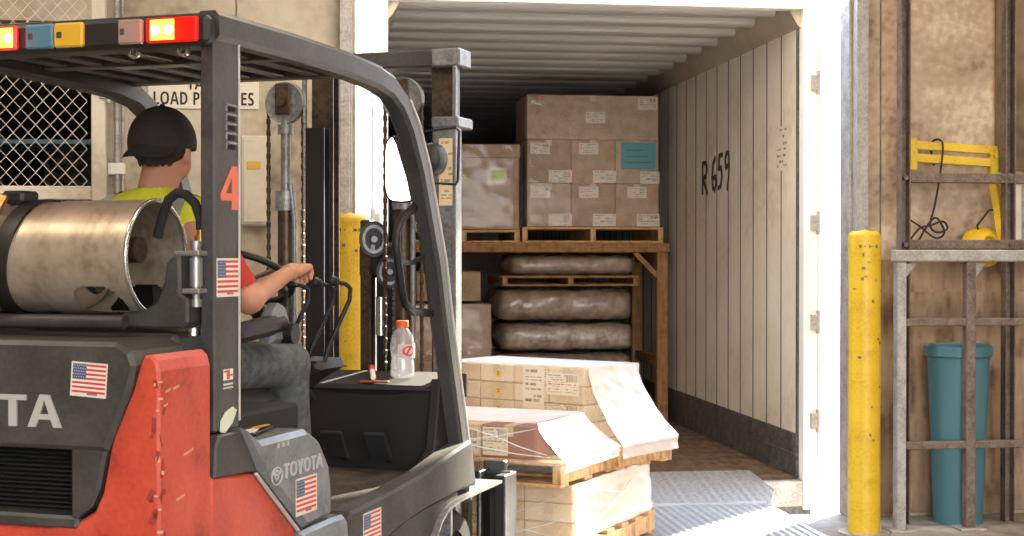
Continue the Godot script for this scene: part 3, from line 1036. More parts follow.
# film drawn from a top outline to a bottom outline (rounded rectangles), wrinkled; sag pulls it in between like a tent
func film_sheet(t0: Rect2, y0: float, t1: Rect2, y1: float, sag: float, sd: int, amp := 0.006, rows_n := 14, cap := true, only := -1, skirt := 0.0) -> MB:
	var nz := FastNoiseLite.new()
	nz.seed = sd
	nz.frequency = 5.0
	var m := MB.new()
	var per := []
	var steps := 22
	for side in ([0, 1, 2, 3] if only < 0 else ([2, 3, 0] if only == 0 else [1])):
		for k in steps + (0 if only < 0 else 1):
			var f := float(k) / steps
			per.append([side, f])
	var rows := []
	for i in rows_n + (4 if skirt > 0.0 else 0):
		var t := minf(float(i) / (rows_n - 1), 1.0)
		var w := pow(t, 1.0 + sag)
		var y := lerpf(y0, y1, t) - skirt * maxf(0.0, i - rows_n + 1) / 4.0
		var r := Rect2(t0.position.lerp(t1.position, w), t0.size.lerp(t1.size, w))
		var line := PackedVector3Array()
		for q in (per + [per[0]] if only < 0 else per):
			var p := Vector2.ZERO
			var nn := Vector2.ZERO
			match q[0]:
				0: p = Vector2(r.position.x + r.size.x * q[1], r.end.y); nn = Vector2(0, 1)
				1: p = Vector2(r.end.x, r.end.y - r.size.y * q[1]); nn = Vector2(1, 0)
				2: p = Vector2(r.end.x - r.size.x * q[1], r.position.y); nn = Vector2(0, -1)
				3: p = Vector2(r.position.x, r.position.y + r.size.y * q[1]); nn = Vector2(-1, 0)
			var wr := nz.get_noise_3d(p.x * 0.7 + y * 1.6, y * 5.0, p.y * 0.7) * amp + nz.get_noise_3d(p.x * 2.0 + y * 4.0, y * 14.0, p.y * 2.0 + 9.0) * amp * 0.6 + amp
			p += nn * wr
			line.append(Vector3(p.x, y, p.y))
		rows.append(line)
	m.grid(rows, only < 0, Vector3((t1.position.x + t1.end.x) / 2, y1 - 0.3, (t1.position.y + t1.end.y) / 2))
	if cap:
		var tr := []
		for i in 9:
			var line := PackedVector3Array()
			for j in 17:
				var p := t0.position + t0.size * Vector2(j / 16.0, i / 8.0)
				var edge := minf(minf(i, 8 - i) / 2.0, 1.0) * minf(minf(j, 16 - j) / 2.0, 1.0)
				line.append(Vector3(p.x, y0 + edge * (nz.get_noise_2d(p.x * 3.0, p.y * 3.0) * 0.012 + 0.004), p.y))
			tr.append(line)
		m.grid(tr, false, Vector3(0, y0 - 5.0, 0))
	return m

# a soft wrapped bundle lying along x
func bale_mesh(size: Vector3, sd: int) -> MB:
	var nz := FastNoiseLite.new()
	nz.seed = sd
	nz.frequency = 3.0
	var m := MB.new()
	var rows := []
	for i in 25:
		var u := i / 24.0 * 2.0 - 1.0
		var s := pow(maxf(1.0 - pow(absf(u), 14.0), 0.0), 0.3)
		var line := PackedVector3Array()
		for j in 33:
			var a := TAU * j / 32.0
			var c := cos(a)
			var d := sin(a)
			var q := Vector2(signf(c) * pow(absf(c), 0.42), signf(d) * pow(absf(d), 0.55)) * s
			var p := Vector3(u * size.x / 2, q.y * size.y / 2, q.x * size.z / 2)
			var w := nz.get_noise_3d(p.x * 1.5, p.y * 6.0, p.z * 3.0) * 0.016 * s
			line.append(p + Vector3(0, q.y, q.x) * w + Vector3(0, size.y / 2, 0))
		rows.append(line)
	m.grid(rows, true, Vector3.INF, true)
	return m

func cargo_in_trailer() -> void:
	var g := "kraft cartons stacked on the rack in the trailer"
	# wooden rack
	var rk := thing("cargo_rack", "rough wooden cargo rack with posts and beam inside the trailer", "rack", at(Vector3(1.75, TF, -12.4)))
	var off := at(-Vector3(1.75, TF, -12.4))
	var m := MB.new()
	for x in [0.62, 2.872]:
		for z in [-11.95, -12.9]:
			m = MB.new()
			m.bx(Vector3(x - 0.045, TF, z - 0.045), Vector3(x + 0.045, 1.48, z + 0.045), 0.005)
			part("post", m, M.rack_wood, rk, off)
	for z in [-11.95, -12.9]:
		m = MB.new()
		m.bx(Vector3(0.56, 1.48, z - 0.05), Vector3(2.932, 1.556, z + 0.05), 0.005)
		part("beam", m, M.rack_wood, rk, off)
	for x in [0.62, 2.872]:
		for y in [0.55, 1.40]:
			m = MB.new()
			m.bx(Vector3(x - 0.02, y, -12.86), Vector3(x + 0.02, y + 0.08, -11.99), 0.004)
			part("side_rail", m, M.rack_wood, rk, off)
		m = MB.new()
		var sg := -1.0 if x > 1.0 else 1.0
		m.bar(Vector3(x + 0.03 * sg, 1.28, -11.95), Vector3(x + 0.22 * sg, 1.475, -11.95), 0.04, 0.04, 0.004, Vector3.BACK)
		part("corner_brace", m, M.rack_wood, rk, off)
	for i in 8:
		m = MB.new()
		var z := -12.03 - i * 0.115
		m.bx(Vector3(0.58, 1.530, z - 0.045), Vector3(2.91, 1.5555, z + 0.045), 0.004)
		part("deck_board", m, M.rack_wood, rk, off)
	# right pallet with three rows of cartons
	pallet("wooden pallet on the rack under the tall stack with the teal placard", at(Vector3(2.30, 1.558, -12.42)), 1.16, 1.0, 0.125, M.wood)
	var lab := []
	for i in 5:
		lab.append(print_mat(label_image(50 + i, col(206, 194, 176), col(120, 108, 96), 72, 56, i % 2 == 0)))
	var hgt := [0.352, 0.352, 0.345]
	var y := 1.685
	for r in 2:
		for c in 3:
			var ll := [["f", -0.2 + 0.1 * c, 0.30, 0.16, 0.09, lab[c]], ["f", 0.26, -0.34, 0.19, 0.10, lab[(c + 2) % 5]]]
			var pos := ["beside the left edge", "in the middle", "at the trailer wall side"]
			var row := ["bottom row", "middle row"]
			if r == 1 and c == 2:
				ll = [["f", 0.3, -0.36, 0.16, 0.1, lab[3]]]
			var nm := "brown taped carton %s of the %s on the rack pallet" % [pos[c], row[r]]
			if r == 1 and c == 2:
				nm = "brown carton on the rack carrying the teal placard"
			var ct := carton(nm, at(Vector3(1.763 + 0.1815 + c * 0.363, y, -12.28)), Vector3(0.36, 0.352, 0.62), M.card[(r + c) % 3], g, ll)
			if r == 1 and c == 2:
				var b := MB.new()
				b.bx(Vector3(-0.13, 0.12, 0.3105), Vector3(0.155, 0.335, 0.3145), 0.001)
				b.v.append_array([])
				var tp := part("placard", b, M.teal, ct)
				tp.set_meta("label", "teal paper placard with dark lines of print")
				b = MB.new()
				for k in 3:
					b.bx(Vector3(-0.09, 0.17 + k * 0.05, 0.3146), Vector3(0.115 - 0.03 * k, 0.178 + k * 0.05, 0.3152))
				part("print", b, mat(col(40, 96, 106), 0.6), tp)
		y += 0.353
	carton("large flat brown carton topping the tall stack on the rack", at(Vector3(2.302, y, -12.27)), Vector3(1.08, 0.36, 0.64), M.card[0], g, [["f", 0.02, 0.0, 0.16, 0.09, lab[1]], ["f", 0.42, 0.33, 0.16, 0.1, lab[4]], ["f", -0.40, 0.42, 0.03, 0.03, M.decal_orange]], "carton")
	m = film_sheet(Rect2(-0.555, -0.35, 1.11, 0.70), 0.0, Rect2(-0.56, -0.36, 1.12, 0.74), -1.0, 0.0, 12, 0.006, 22, false)
	single("stretch_film", m, M.film, "clear film wrapped round the tall carton stack on the rack", "film", at(Vector3(2.302, 2.70, -12.28)))
	# left pallet with a big covered carton
	pallet("wooden pallet on the rack under the big lidded carton", at(Vector3(1.25, 1.558, -12.42)), 0.9, 1.0, 0.1, M.wood)
	carton("big pale lidded carton with two green stickers on the rack", at(Vector3(1.262, 1.66, -12.35)), Vector3(0.87, 0.685, 0.82), M.card[1], "", [["f", 0.29, 0.13, 0.16, 0.13, M.tape], ["f", 0.30, 0.14, 0.105, 0.08, M.green_paper], ["f", -0.06, 0.10, 0.12, 0.105, M.green_paper]], "carton", 0.11)
	m = film_sheet(Rect2(-0.45, -0.42, 0.9, 0.86), 0.0, Rect2(-0.45, -0.43, 0.9, 0.88), -0.66, 0.0, 15, 0.006, 16, false)
	single("stretch_film", m, M.film, "clear film round the big lidded carton on the rack", "film", at(Vector3(1.262, 2.34, -12.35)))
	# bundles under the rack
	pallet("wooden pallet on the trailer floor under the wrapped bundles", at(Vector3(2.12, TF, -12.5)), 1.12, 1.0, 0.12, M.rack_wood)
	var lev := [[0.215, 0.22, "lowest"], [0.43, 0.25, "second lowest"], [0.675, 0.25, "third lowest"], [0.92, 0.29, "fourth"]]
	for i in lev.size():
		var w := 1.16 + 0.03 * (i % 2)
		single("wrapped_bundle", bale_mesh(Vector3(w, lev[i][1] * 0.93, 0.94), 30 + i), M.bale[i % 2], "brown film wrapped bundle, %s of the pile under the rack" % lev[i][2], "bundle", at(Vector3(2.12 - 0.02 * (i % 2), lev[i][0] - 0.005, -12.5)), "bundles under the rack")
	pallet("wooden pallet lying between the wrapped bundles under the rack", at(Vector3(2.13, 1.205, -12.5)), 1.12, 1.0, 0.085, M.rack_wood)
	single("wrapped_bundle", bale_mesh(Vector3(1.1, 0.18, 0.94), 41), M.bale[1], "brown film wrapped bundle topmost of the pile, right below the rack beam", "bundle", at(Vector3(2.16, 1.288, -12.5)), "bundles under the rack")
	# cartons left of the bundles
	pallet("wooden pallet on the trailer floor under the small cartons", at(Vector3(1.15, TF, -12.5)), 0.75, 1.0, 0.12, M.rack_wood)
	carton("brown carton at the bottom of the small pile left of the bundles", at(Vector3(1.15, 0.21, -12.45)), Vector3(0.68, 0.40, 0.85), M.card[0], g)
	carton("brown film covered carton in the small pile left of the bundles", at(Vector3(1.15, 0.612, -12.43)), Vector3(0.66, 0.45, 0.85), M.card[2], g)
	m = film_sheet(Rect2(-0.3, -0.43, 0.6, 0.86), 0.0, Rect2(-0.34, -0.44, 0.70, 0.90), -0.42, 0.3, 17, 0.014, 10, true)
	single("stretch_film", m, M.film_thin, "crumpled clear film on the small carton pile left of the bundles", "film", at(Vector3(1.13, 1.069, -12.43)))
	carton("small pale carton topping the pile left of the bundles", at(Vector3(1.14, 1.085, -12.4)), Vector3(0.52, 0.24, 0.7), M.card[1], g)

# ---------------------------------------------------------------- the load in front of the forks
func dock_pallets() -> void:
	var A := Transform3D(Basis(Vector3.UP, deg_to_rad(-33.0)), Vector3(1.136, 0.402, -6.65))
	var B := Transform3D(Basis(Vector3.UP, deg_to_rad(-45.0)), Vector3(1.513, 0.402, -7.18))
	var base := Transform3D(A.basis, Vector3(A.origin.x, 0.018, A.origin.z))
	var dot := Image.create(24, 24, false, Image.FORMAT_RGB8)
	dot.fill(col(214, 176, 40))
	dot.fill_rect(Rect2i(6, 5, 12, 4), col(120, 92, 20))
	dot.fill_rect(Rect2i(8, 12, 9, 5), col(120, 92, 20))
	var dm := print_mat(dot)
	var sheet := print_mat(label_image(71, col(222, 206, 176), col(120, 104, 84), 48, 72, false))
	var big := print_mat(label_image(72, col(220, 204, 172), col(110, 94, 76), 128, 80, true))
	var small := print_mat(label_image(73, col(216, 198, 166), col(120, 104, 84), 96, 48, true))
	# bottom pallet and the wrapped block on it
	pallet("wooden pallet on the dock plate under the lower block of cartons", base * at(Vector3(-0.5, 0, -0.64)), 1.06, 1.04, 0.115, M.wood)
	for k in 3:
		for c in 4:
			for d in 4:
				if k < 2 and c < 3 and d > 0 and d < 3 and c > 0:
					continue
				if c < 3 and d > 0 and k < 2:
					continue
				var sz := Vector3(0.246, 0.086, 0.246)
				var ll := []
				if d == 0 and c % 2 == 1:
					ll = [["f", 0.1, 0.0, 0.03, 0.03, dm]]
				if c == 3 and d % 2 == 0:
					ll = [["r", 0.0, 0.05, 0.12, 0.06, small]]
				carton("flat carton, %s layer, %s, %s column, in the lower block" % [["bottom", "middle", "top"][k], ["row facing the forks", "second row behind it", "third row", "back row"][d], ["first", "second", "third", "sunlit outer"][c]], base * at(Vector3(-0.125 - (3 - c) * 0.25, 0.117 + k * 0.0875, -0.265 - d * 0.25)), sz, M.light_card[(k + c + d) % 2], "cartons of the lower block", ll)
	var f := film_sheet(Rect2(-1.0, -1.14, 1.0, 1.0), 0.378, Rect2(-1.01, -1.15, 1.02, 1.02), 0.118, 0.0, 21, 0.009, 16, false, 0)
	var fo := thing("stretch_film", "white film wrapped round the lower block of cartons on the dock", "film", base)
	part("film_sheet", f, M.film_thin, fo)
	part("sunlit_film", film_sheet(Rect2(-1.0, -1.14, 1.0, 1.0), 0.378, Rect2(-1.01, -1.15, 1.02, 1.02), 0.118, 0.0, 21, 0.009, 16, false, 1), M.film_sunlit, fo)  # same film, whitened on the side the sun strikes
	# strands where the film is pulled into ropes
	for q in [[Vector3(-0.62, 0.13, -0.118), Vector3(-0.02, 0.345, -0.116)], [Vector3(-0.40, 0.125, -0.117), Vector3(-0.02, 0.235, -0.116)], [Vector3(-0.80, 0.30, -0.117), Vector3(-0.10, 0.14, -0.117)], [Vector3(0.024, 0.30, -0.2), Vector3(0.022, 0.15, -1.05)], [Vector3(0.023, 0.15, -0.2), Vector3(0.024, 0.33, -0.9)], [Vector3(0.023, 0.35, -0.3), Vector3(0.023, 0.22, -1.1)]]:
		var rp := MB.new()
		var pth := []
		for i in 9:
			var s := i / 8.0
			pth.append(q[0].lerp(q[1], s) + Vector3(0, -0.012 * sin(PI * s), 0.002 * sin(9.0 * s)))
		rp.tube(pth, [0.001, 0.0022, 0.003, 0.0026, 0.0034, 0.0026, 0.003, 0.0022, 0.001], 6)
		part("film_strand", rp, M.film_band, fo)
	# front upper pallet
	pallet("small wooden pallet with the low load, on top of the lower block", A * at(Vector3(-0.5, 0, -0.33)), 1.0, 0.66, 0.115, M.wood, "", 5)
	for c in 3:
		var ll := []
		if c == 2:
			ll = [["f", -0.24, 0.0, 0.13, 0.13, big]]
		if c == 1:
			ll = [["f", 0.2, 0.0, 0.15, 0.12, small]]
		carton(["tan carton at the mast end of the low film covered load", "tan carton in the middle of the low film covered load", "reddish brown carton with a big printed label in the low film covered load"][c], A * at(Vector3(-0.85 + c * 0.285, 0.117, -0.31)), Vector3(0.28, 0.15, 0.54), [M.light_card[0], M.light_card[1], M.red_card][c], "cartons of the low load", ll)
	f = film_sheet(Rect2(-1.0, -0.6, 0.86, 0.57), 0.285, Rect2(-1.02, -0.67, 1.04, 0.685), 0.122, 0.5, 24, 0.008, 14, false, 0, 0.05)
	fo = thing("stretch_film", "white film drawn tight over the low load on the small pallet", "film", A)
	part("film_sheet", f, M.film_thin, fo)
	part("sunlit_film", film_sheet(Rect2(-1.0, -0.6, 0.86, 0.57), 0.285, Rect2(-1.02, -0.67, 1.04, 0.685), 0.122, 0.5, 24, 0.008, 14, true, 1, 0.05), M.film_band, fo)  # side and top made whiter to carry the sunlight
	for q in [[Vector3(-0.75, 0.14, 0.022), Vector3(-0.12, 0.265, 0.004)], [Vector3(-0.5, 0.26, 0.004), Vector3(-0.06, 0.15, 0.022)], [Vector3(-0.62, 0.18, 0.016), Vector3(-0.04, 0.14, 0.024)]]:
		var rp := MB.new()
		rp.tube([q[0], q[0].lerp(q[1], 0.35) + Vector3(0, 0.006, 0.004), q[0].lerp(q[1], 0.7) + Vector3(0, -0.004, 0.003), q[1]], [0.001, 0.0026, 0.0026, 0.001], 6)
		part("film_strand", rp, M.film_band, fo)
	# back upper pallet: four layers of flat cartons
	pallet("small wooden pallet with four layers of cartons, on the lower block", B * at(Vector3(-0.56, 0, -0.25)), 1.12, 0.5, 0.115, M.wood, "", 5)
	for k in 4:
		for c in 4:
			var ll := []
			if c == 1:
				ll = [["f", 0.05, 0.0, 0.035, 0.035, dm]]
			if c == 3 and k == 1:
				ll = [["f", -0.1, 0.1, 0.2, 0.07, big], ["r", 0.0, 0.0, 0.16, 0.06, small]]
			if c == 2 and k == 3:
				ll = [["f", 0.3, 0.0, 0.12, 0.05, small]]
			carton("flat tan carton, %s layer, %s of the four layer load" % [["lowest", "second", "third", "top"][k], ["inner end column", "column with yellow dots", "column behind the hanging sheet", "outer end column"][c]], B * at(Vector3(-1.0 + c * 0.222, 0.117 + k * 0.092, -0.25)), Vector3(0.218, 0.09, 0.44), M.light_card[(k + c) % 2], "cartons of the four layer load", ll)
	var sh := MB.new()
	sh.bx(Vector3(-0.605, 0.265, -0.0285), Vector3(-0.47, 0.485, -0.0265))
	var so := single("packing_list", sh, sheet, "upright paper packing sheet on the four layer load", "paper", B)
	sh = MB.new()
	sh.face(Vector3(-0.5375, 0.375, -0.0263), Vector3(0.066, 0, 0), Vector3(0, 0.108, 0))
	part("print", sh, sheet, so)
	sh = MB.new()
	sh.face(Vector3(-0.355, 0.40, -0.0265), Vector3(0.10, 0, 0), Vector3(0, 0.055, 0))
	single("address_label", sh, big, "large printed address label on the four layer load", "label", B)
	f = film_sheet(Rect2(-1.11, -0.475, 0.91, 0.46), 0.492, Rect2(-1.13, -0.51, 1.15, 0.525), 0.13, 0.7, 27, 0.010, 16, false, 0, 0.07)
	fo = thing("stretch_film", "white film sloping like a tent over the four layer load", "film", B)
	part("film_sheet", f, M.film_thin, fo)
	part("sunlit_film", film_sheet(Rect2(-1.11, -0.475, 0.91, 0.46), 0.492, Rect2(-1.13, -0.51, 1.15, 0.525), 0.13, 0.7, 27, 0.010, 16, true, 1, 0.07), M.film_band, fo)  # sun glare on side and top put in as denser white

# ---------------------------------------------------------------- the forklift (own frame: x right, y up, -z ahead; origin under the rear posts)
const SIDE := Basis(Vector3(0, 0, 1), Vector3(0, 1, 0), Vector3(1, 0, 0))        # outlines given as (z, y), pushed along x
const ONSIDE := Basis(Vector3(0, 0, -1), Vector3(0, 1, 0), Vector3(1, 0, 0))     # lettering on the right-hand side

func zy(a: Array) -> Array:
	var r := []
	for q in a:
		r.append(Vector2(q[0], q[1]))
	return r

func side_plate(a: Array, x0: float, x1: float, bev := 0.0) -> MB:
	var m := MB.new()
	m.prism(zy(a), x0, x1, Transform3D(SIDE, Vector3.ZERO), bev)
	return m

func sticker(parent: Node, c: Vector3, r: Vector3, u: Vector3, m: Material, called := "sticker") -> void:
	var b := MB.new()
	b.face(c, r, u)
	part(called, b, m, parent)

func lever(t: Node, x: float, z: float, h: float) -> void:
	var m := MB.new()
	m.tube([Vector3(x - 0.092, 1.07, z + 0.02), Vector3(x - 0.08, 1.13, z + 0.012), Vector3(x - 0.005, h - 0.06, z - 0.005), Vector3(x, h - 0.02, z), Vector3(x - 0.008, h - 0.004, z + 0.02), Vector3(x - 0.03, h + 0.004, z + 0.06)], 0.008, 8)
	var l := part("lever", m, M.black, t)
	m = MB.new()
	m.lathe([Vector2(0, -0.02), Vector2(0.012, -0.02), Vector2(0.017, 0.0), Vector2(0.018, 0.02), Vector2(0.012, 0.036), Vector2(0, 0.04)], Transform3D(Basis(Vector3.RIGHT, PI / 2 - 0.2), Vector3(x - 0.03, h + 0.004, z + 0.06)), 14)
	part("knob", m, M.black, l)

func wheel(t: Node, c: Vector3, r: float, w: float) -> void:
	var m := MB.new()
	var X := Transform3D(Basis(Vector3.BACK, PI / 2), c)
	m.lathe([Vector2(r * 0.62, -w / 2), Vector2(r * 0.92, -w / 2), Vector2(r, -w / 2 + 0.03), Vector2(r, w / 2 - 0.03), Vector2(r * 0.92, w / 2), Vector2(r * 0.62, w / 2)], X, 32)
	var o := part("wheel", m, M.rubber, t)
	m = MB.new()
	m.lathe([Vector2(0, -w / 2 + 0.02), Vector2(0.07, -w / 2 + 0.02), Vector2(0.08, -w / 2 + 0.05), Vector2(r * 0.58, -w / 2 + 0.05), Vector2(r * 0.63, -w / 2 + 0.01), Vector2(r * 0.63, w / 2 - 0.01), Vector2(r * 0.58, w / 2 - 0.05), Vector2(0.08, w / 2 - 0.05), Vector2(0.07, w / 2 - 0.02), Vector2(0, w / 2 - 0.02)], X, 24)
	part("rim", m, M.black_matte, o)

func forklift() -> void:
	var t := thing("forklift", "orange and grey counterbalance forklift with an overhead guard and tail lights", "forklift", K)
	var m := MB.new()
	# counterweight: a U of orange cast iron round the grey rear cover
	var h := [[0.53, 0.28], [0.53, 1.165], [0.522, 1.192], [0.507, 1.206], [0.488, 1.204], [0.476, 1.185], [0.455, 1.12], [0.395, 0.99], [0.368, 0.86], [0.345, 0.81], [0.30, 0.782], [0.2, 0.765]]
	var u := []
	for q in h:
		u.append(Vector2(q[0], q[1]))
	for i in range(h.size() - 1, -1, -1):
		u.append(Vector2(-h[i][0], h[i][1]))
	m.prism(u, 0.185, 0.441, Transform3D(), 0.007)
	var cw := part("counterweight", m, M.orange, t)
	# scuffs: chips of bare paint along the worn edge
	var r2 := RandomNumberGenerator.new()
	r2.seed = 9
	m = MB.new()
	for k in 26:
		var yy := 0.72 + r2.randf() * 0.46
		m.box(Vector3(0.5245 + r2.randf_range(-0.006, 0.006), yy, 0.4345 + r2.randf_range(-0.006, 0.006)), Vector3(r2.randf_range(0.004, 0.012), r2.randf_range(0.003, 0.010), 0.004), 0.0, Basis(Vector3.UP, PI / 4))
	for q in [[0.95, 0.30, 0.05], [1.115, 0.40, 0.025], [1.12, 0.36, 0.03], [1.08, 0.41, 0.02], [0.84, 0.34, 0.04]]:
		m.box(Vector3(0.5302, q[0], q[1]), Vector3(0.0012, 0.006, q[2]), 0.0, Basis(Vector3.RIGHT, 0.2))
	stuff(part("paint_chips", m, mat(col(196, 150, 110), 0.8), cw))
	m = MB.new()
	for k in 18:
		var y3 := 0.66 + r2.randf() * 0.5
		if r2.randf() < 0.6:
			m.box(Vector3(0.5302, y3, r2.randf_range(0.415, 0.436)), Vector3(0.0010, r2.randf_range(0.01, 0.05), r2.randf_range(0.004, 0.014)), 0.0, Basis(Vector3.RIGHT, r2.randf_range(-0.5, 0.5)))
		else:
			m.box(Vector3(r2.randf_range(0.505, 0.526), y3, 0.4412), Vector3(r2.randf_range(0.006, 0.018), r2.randf_range(0.01, 0.04), 0.0010), 0.0, Basis(Vector3.BACK, r2.randf_range(-0.5, 0.5)))
	stuff(part("rub_marks", m, mat(col(146, 56, 40), 0.8), cw))
	# rear cover with raised letters
	var rc := [Vector2(-0.392, 0.965), Vector2(0.392, 0.965), Vector2(0.402, 0.99), Vector2(0.46, 1.12), Vector2(0.474, 1.18), Vector2(0.46, 1.215), Vector2(0.42, 1.236), Vector2(-0.42, 1.236), Vector2(-0.46, 1.215), Vector2(-0.474, 1.18), Vector2(-0.46, 1.12), Vector2(-0.402, 0.99)]
	m = MB.new()
	m.prism(rc, 0.20, 0.462, Transform3D(), 0.018)
	var cover := part("rear_cover", m, M.grey_plastic, t)
	var lx := [-0.262, -0.168, -0.066, 0.032, 0.124, 0.218]
	for i in 6:
		lettering(cover, "TOYOTA"[i], 0.080, Transform3D(Basis(), Vector3(lx[i], 1.058, 0.464)), M.letter, 0.008, "letter", 1.36)
	sticker(cover, Vector3(0.345, 1.142, 0.4635), Vector3(0.052, -0.003, 0), Vector3(0.003, 0.043, 0), M.flag, "flag_sticker")
	# radiator grille under the cover
	m = MB.new()
	m.bx(Vector3(-0.37, 0.775, 0.19), Vector3(0.37, 0.97, 0.36))
	var gb := part("grille_box", m, M.black_matte, t)
	m = MB.new()
	for i in 15:
		m.box(Vector3(0, 0.80 + i * 0.0115, 0.366), Vector3(0.56, 0.004, 0.02), 0.0, Basis(Vector3.RIGHT, -0.5))
	stuff(part("grille_slats", m, M.black, gb))
	for sg in [-1.0, 1.0]:
		m = MB.new()
		m.prism([Vector2(0.28 * sg, 0.972), Vector2(0.386 * sg, 0.972), Vector2(0.362 * sg, 0.865), Vector2(0.34 * sg, 0.822), Vector2(0.30 * sg, 0.792), Vector2(0.28 * sg, 0.79)], 0.30, 0.449, Transform3D(), 0.008)
		part("grille_frame", m, M.grey_plastic, t)
	m = MB.new()
	m.bx(Vector3(-0.30, 0.762, 0.30), Vector3(0.30, 0.796, 0.447), 0.008)
	part("grille_frame", m, M.grey_plastic, t)
	# hood, chassis
	m = MB.new()
	m.prism(zy([[0.22, 1.0], [0.22, 1.225], [0.19, 1.245], [0.0, 1.25], [-0.10, 1.235], [-0.13, 1.19], [-0.14, 1.0]]), -0.44, 0.44, Transform3D(SIDE, Vector3.ZERO), 0.02)
	part("hood", m, M.grey_plastic, t)
	m = MB.new()
	m.bx(Vector3(-0.47, 0.22, -1.75), Vector3(0.47, 0.60, 0.2), 0.02)
	m.bx(Vector3(-0.45, 0.60, -0.5), Vector3(0.45, 1.0, 0.2), 0.01)
	part("chassis", m, M.black_matte, t)
	for sg in [-1.0, 1.0]:
		# orange side panel, grey side cover, step
		var sp := part("side_panel", side_plate([[0.183, 0.28], [0.183, 0.868], [-0.055, 0.845], [-0.35, 0.617], [-0.52, 0.42], [-0.52, 0.28]], 0.44 * sg, 0.53 * sg, 0.008), M.orange, t)
		m = MB.new()
		m.bar(Vector3(0.533 * sg, 0.846, -0.055), Vector3(0.533 * sg, 0.614, -0.355), 0.012, 0.012, 0.003)
		m.bar(Vector3(0.533 * sg, 0.614, -0.355), Vector3(0.533 * sg, 0.42, -0.522), 0.012, 0.012, 0.003)
		part("trim_and_edge_glint", m, M.trim, sp)
		var sc := part("side_cover", side_plate([[0.04, 0.985], [-0.063, 0.937], [-0.35, 0.938], [-0.44, 0.895], [-0.505, 0.815], [-0.524, 0.73], [-0.522, 0.652], [-0.34, 0.645], [-0.063, 0.855]], 0.30 * sg, 0.552 * sg, 0.016), M.side_grey, t)
		if sg > 0.0:
			m = MB.new()
			for e in [[0.024, 0.75, 0.0], [0.013, 0.55, 0.004], [0.014, 1.5, 0.009]]:
				var ov := []
				for k in 24:
					var an := TAU * k / 24.0
					ov.append(Vector3(0.554, 0.826 + e[2] + sin(an) * e[0] * (0.75 if e[1] > 1.0 else 1.0) * (0.5 if e[1] > 1.0 else 1.0), -0.145 - cos(an) * e[0] * (1.35 if e[1] != 0.55 else 0.75)))
				m.tube(ov, 0.0026, 6, true)
			part("emblem", m, M.letter_dim, sc)
			lettering(sc, "TOYOTA", 0.042, Transform3D(ONSIDE, Vector3(0.5535, 0.833, -0.318)), M.letter_dim, 0.004, "lettering", 1.15)
			sticker(sc, Vector3(0.5535, 0.745, -0.336), Vector3(0, 0, -0.072), Vector3(0, 0.055, 0), M.flag, "flag_sticker")
			for k in 3:
				m = MB.new()
				m.bx(Vector3(0.550, 0.905, -0.15 - k * 0.03), Vector3(0.5535, 0.918, -0.165 - k * 0.03))
				part("sticker", m, M.letter, sc)
		part("step", side_plate([[-0.30, 0.30], [-0.30, 0.638], [-0.36, 0.642], [-0.52, 0.645], [-0.605, 0.642], [-0.63, 0.625], [-0.645, 0.54], [-0.645, 0.30]], 0.35 * sg, 0.556 * sg, 0.012), M.side_grey, t)
		# sill, wheel arch
		var sill := part("sill", side_plate([[-0.648, 0.34], [-0.648, 0.62], [-0.67, 0.640], [-1.0, 0.655], [-1.3, 0.675], [-1.6, 0.715], [-1.80, 0.735], [-1.86, 0.555], [-1.66, 0.558], [-1.33, 0.545], [-1.1, 0.525], [-0.94, 0.50], [-0.85, 0.34]], 0.47 * sg, 0.552 * sg, 0.01), M.sill, t)
		if sg > 0.0:
			sticker(sill, Vector3(0.5535, 0.565, -0.825), Vector3(0, 0, -0.075), Vector3(0, 0.055, 0), M.flag, "flag_sticker")
		m = MB.new()
		var arch := [Vector3(0.45 * sg, 0.25, -1.33), Vector3(0.45 * sg, 0.36, -1.36), Vector3(0.45 * sg, 0.433, -1.41), Vector3(0.45 * sg, 0.478, -1.46), Vector3(0.45 * sg, 0.506, -1.52), Vector3(0.45 * sg, 0.52, -1.6), Vector3(0.45 * sg, 0.525, -1.7), Vector3(0.45 * sg, 0.525, -2.15)]
		m.sweep(arch, [Vector2(-0.11, -0.006), Vector2(0.11, -0.006), Vector2(0.11, 0.006), Vector2(-0.11, 0.006)], Vector3.RIGHT)
		part("fender", m, M.mast_grey, t)
		part("inner_fender", side_plate([[-0.86, 0.30], [-0.93, 0.49], [-1.1, 0.52], [-1.33, 0.54], [-1.68, 0.553], [-1.68, 0.532], [-1.6, 0.527], [-1.52, 0.513], [-1.455, 0.483], [-1.40, 0.436], [-1.35, 0.36], [-1.32, 0.30]], 0.44 * sg, 0.537 * sg), M.sill, t)
		m = MB.new()
		m.bx(Vector3(0.46 * sg, 0.30, -1.62), Vector3(0.54 * sg, 0.519, -1.60), 0.004)
		part("fender_bracket", m, M.mast_grey, t)
		wheel(t, Vector3(0.385 * sg, 0.23, -1.84), 0.225, 0.16)
		wheel(t, Vector3(0.40 * sg, 0.235, -0.02), 0.23, 0.18)
		# rear post of the guard
		var px: float = 0.4975 * sg
		m = MB.new()
		m.bx(Vector3(px - 0.0225, 0.98, 0.012), Vector3(px + 0.0225, 2.06, 0.145), 0.006)
		var rp := part("rear_post", m, M.guard, t)
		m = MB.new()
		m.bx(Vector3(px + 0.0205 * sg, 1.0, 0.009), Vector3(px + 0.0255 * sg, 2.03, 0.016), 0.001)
		part("trim_and_edge_glint", m, M.trim, rp)  # pale strip standing in for sunlight on the post edge
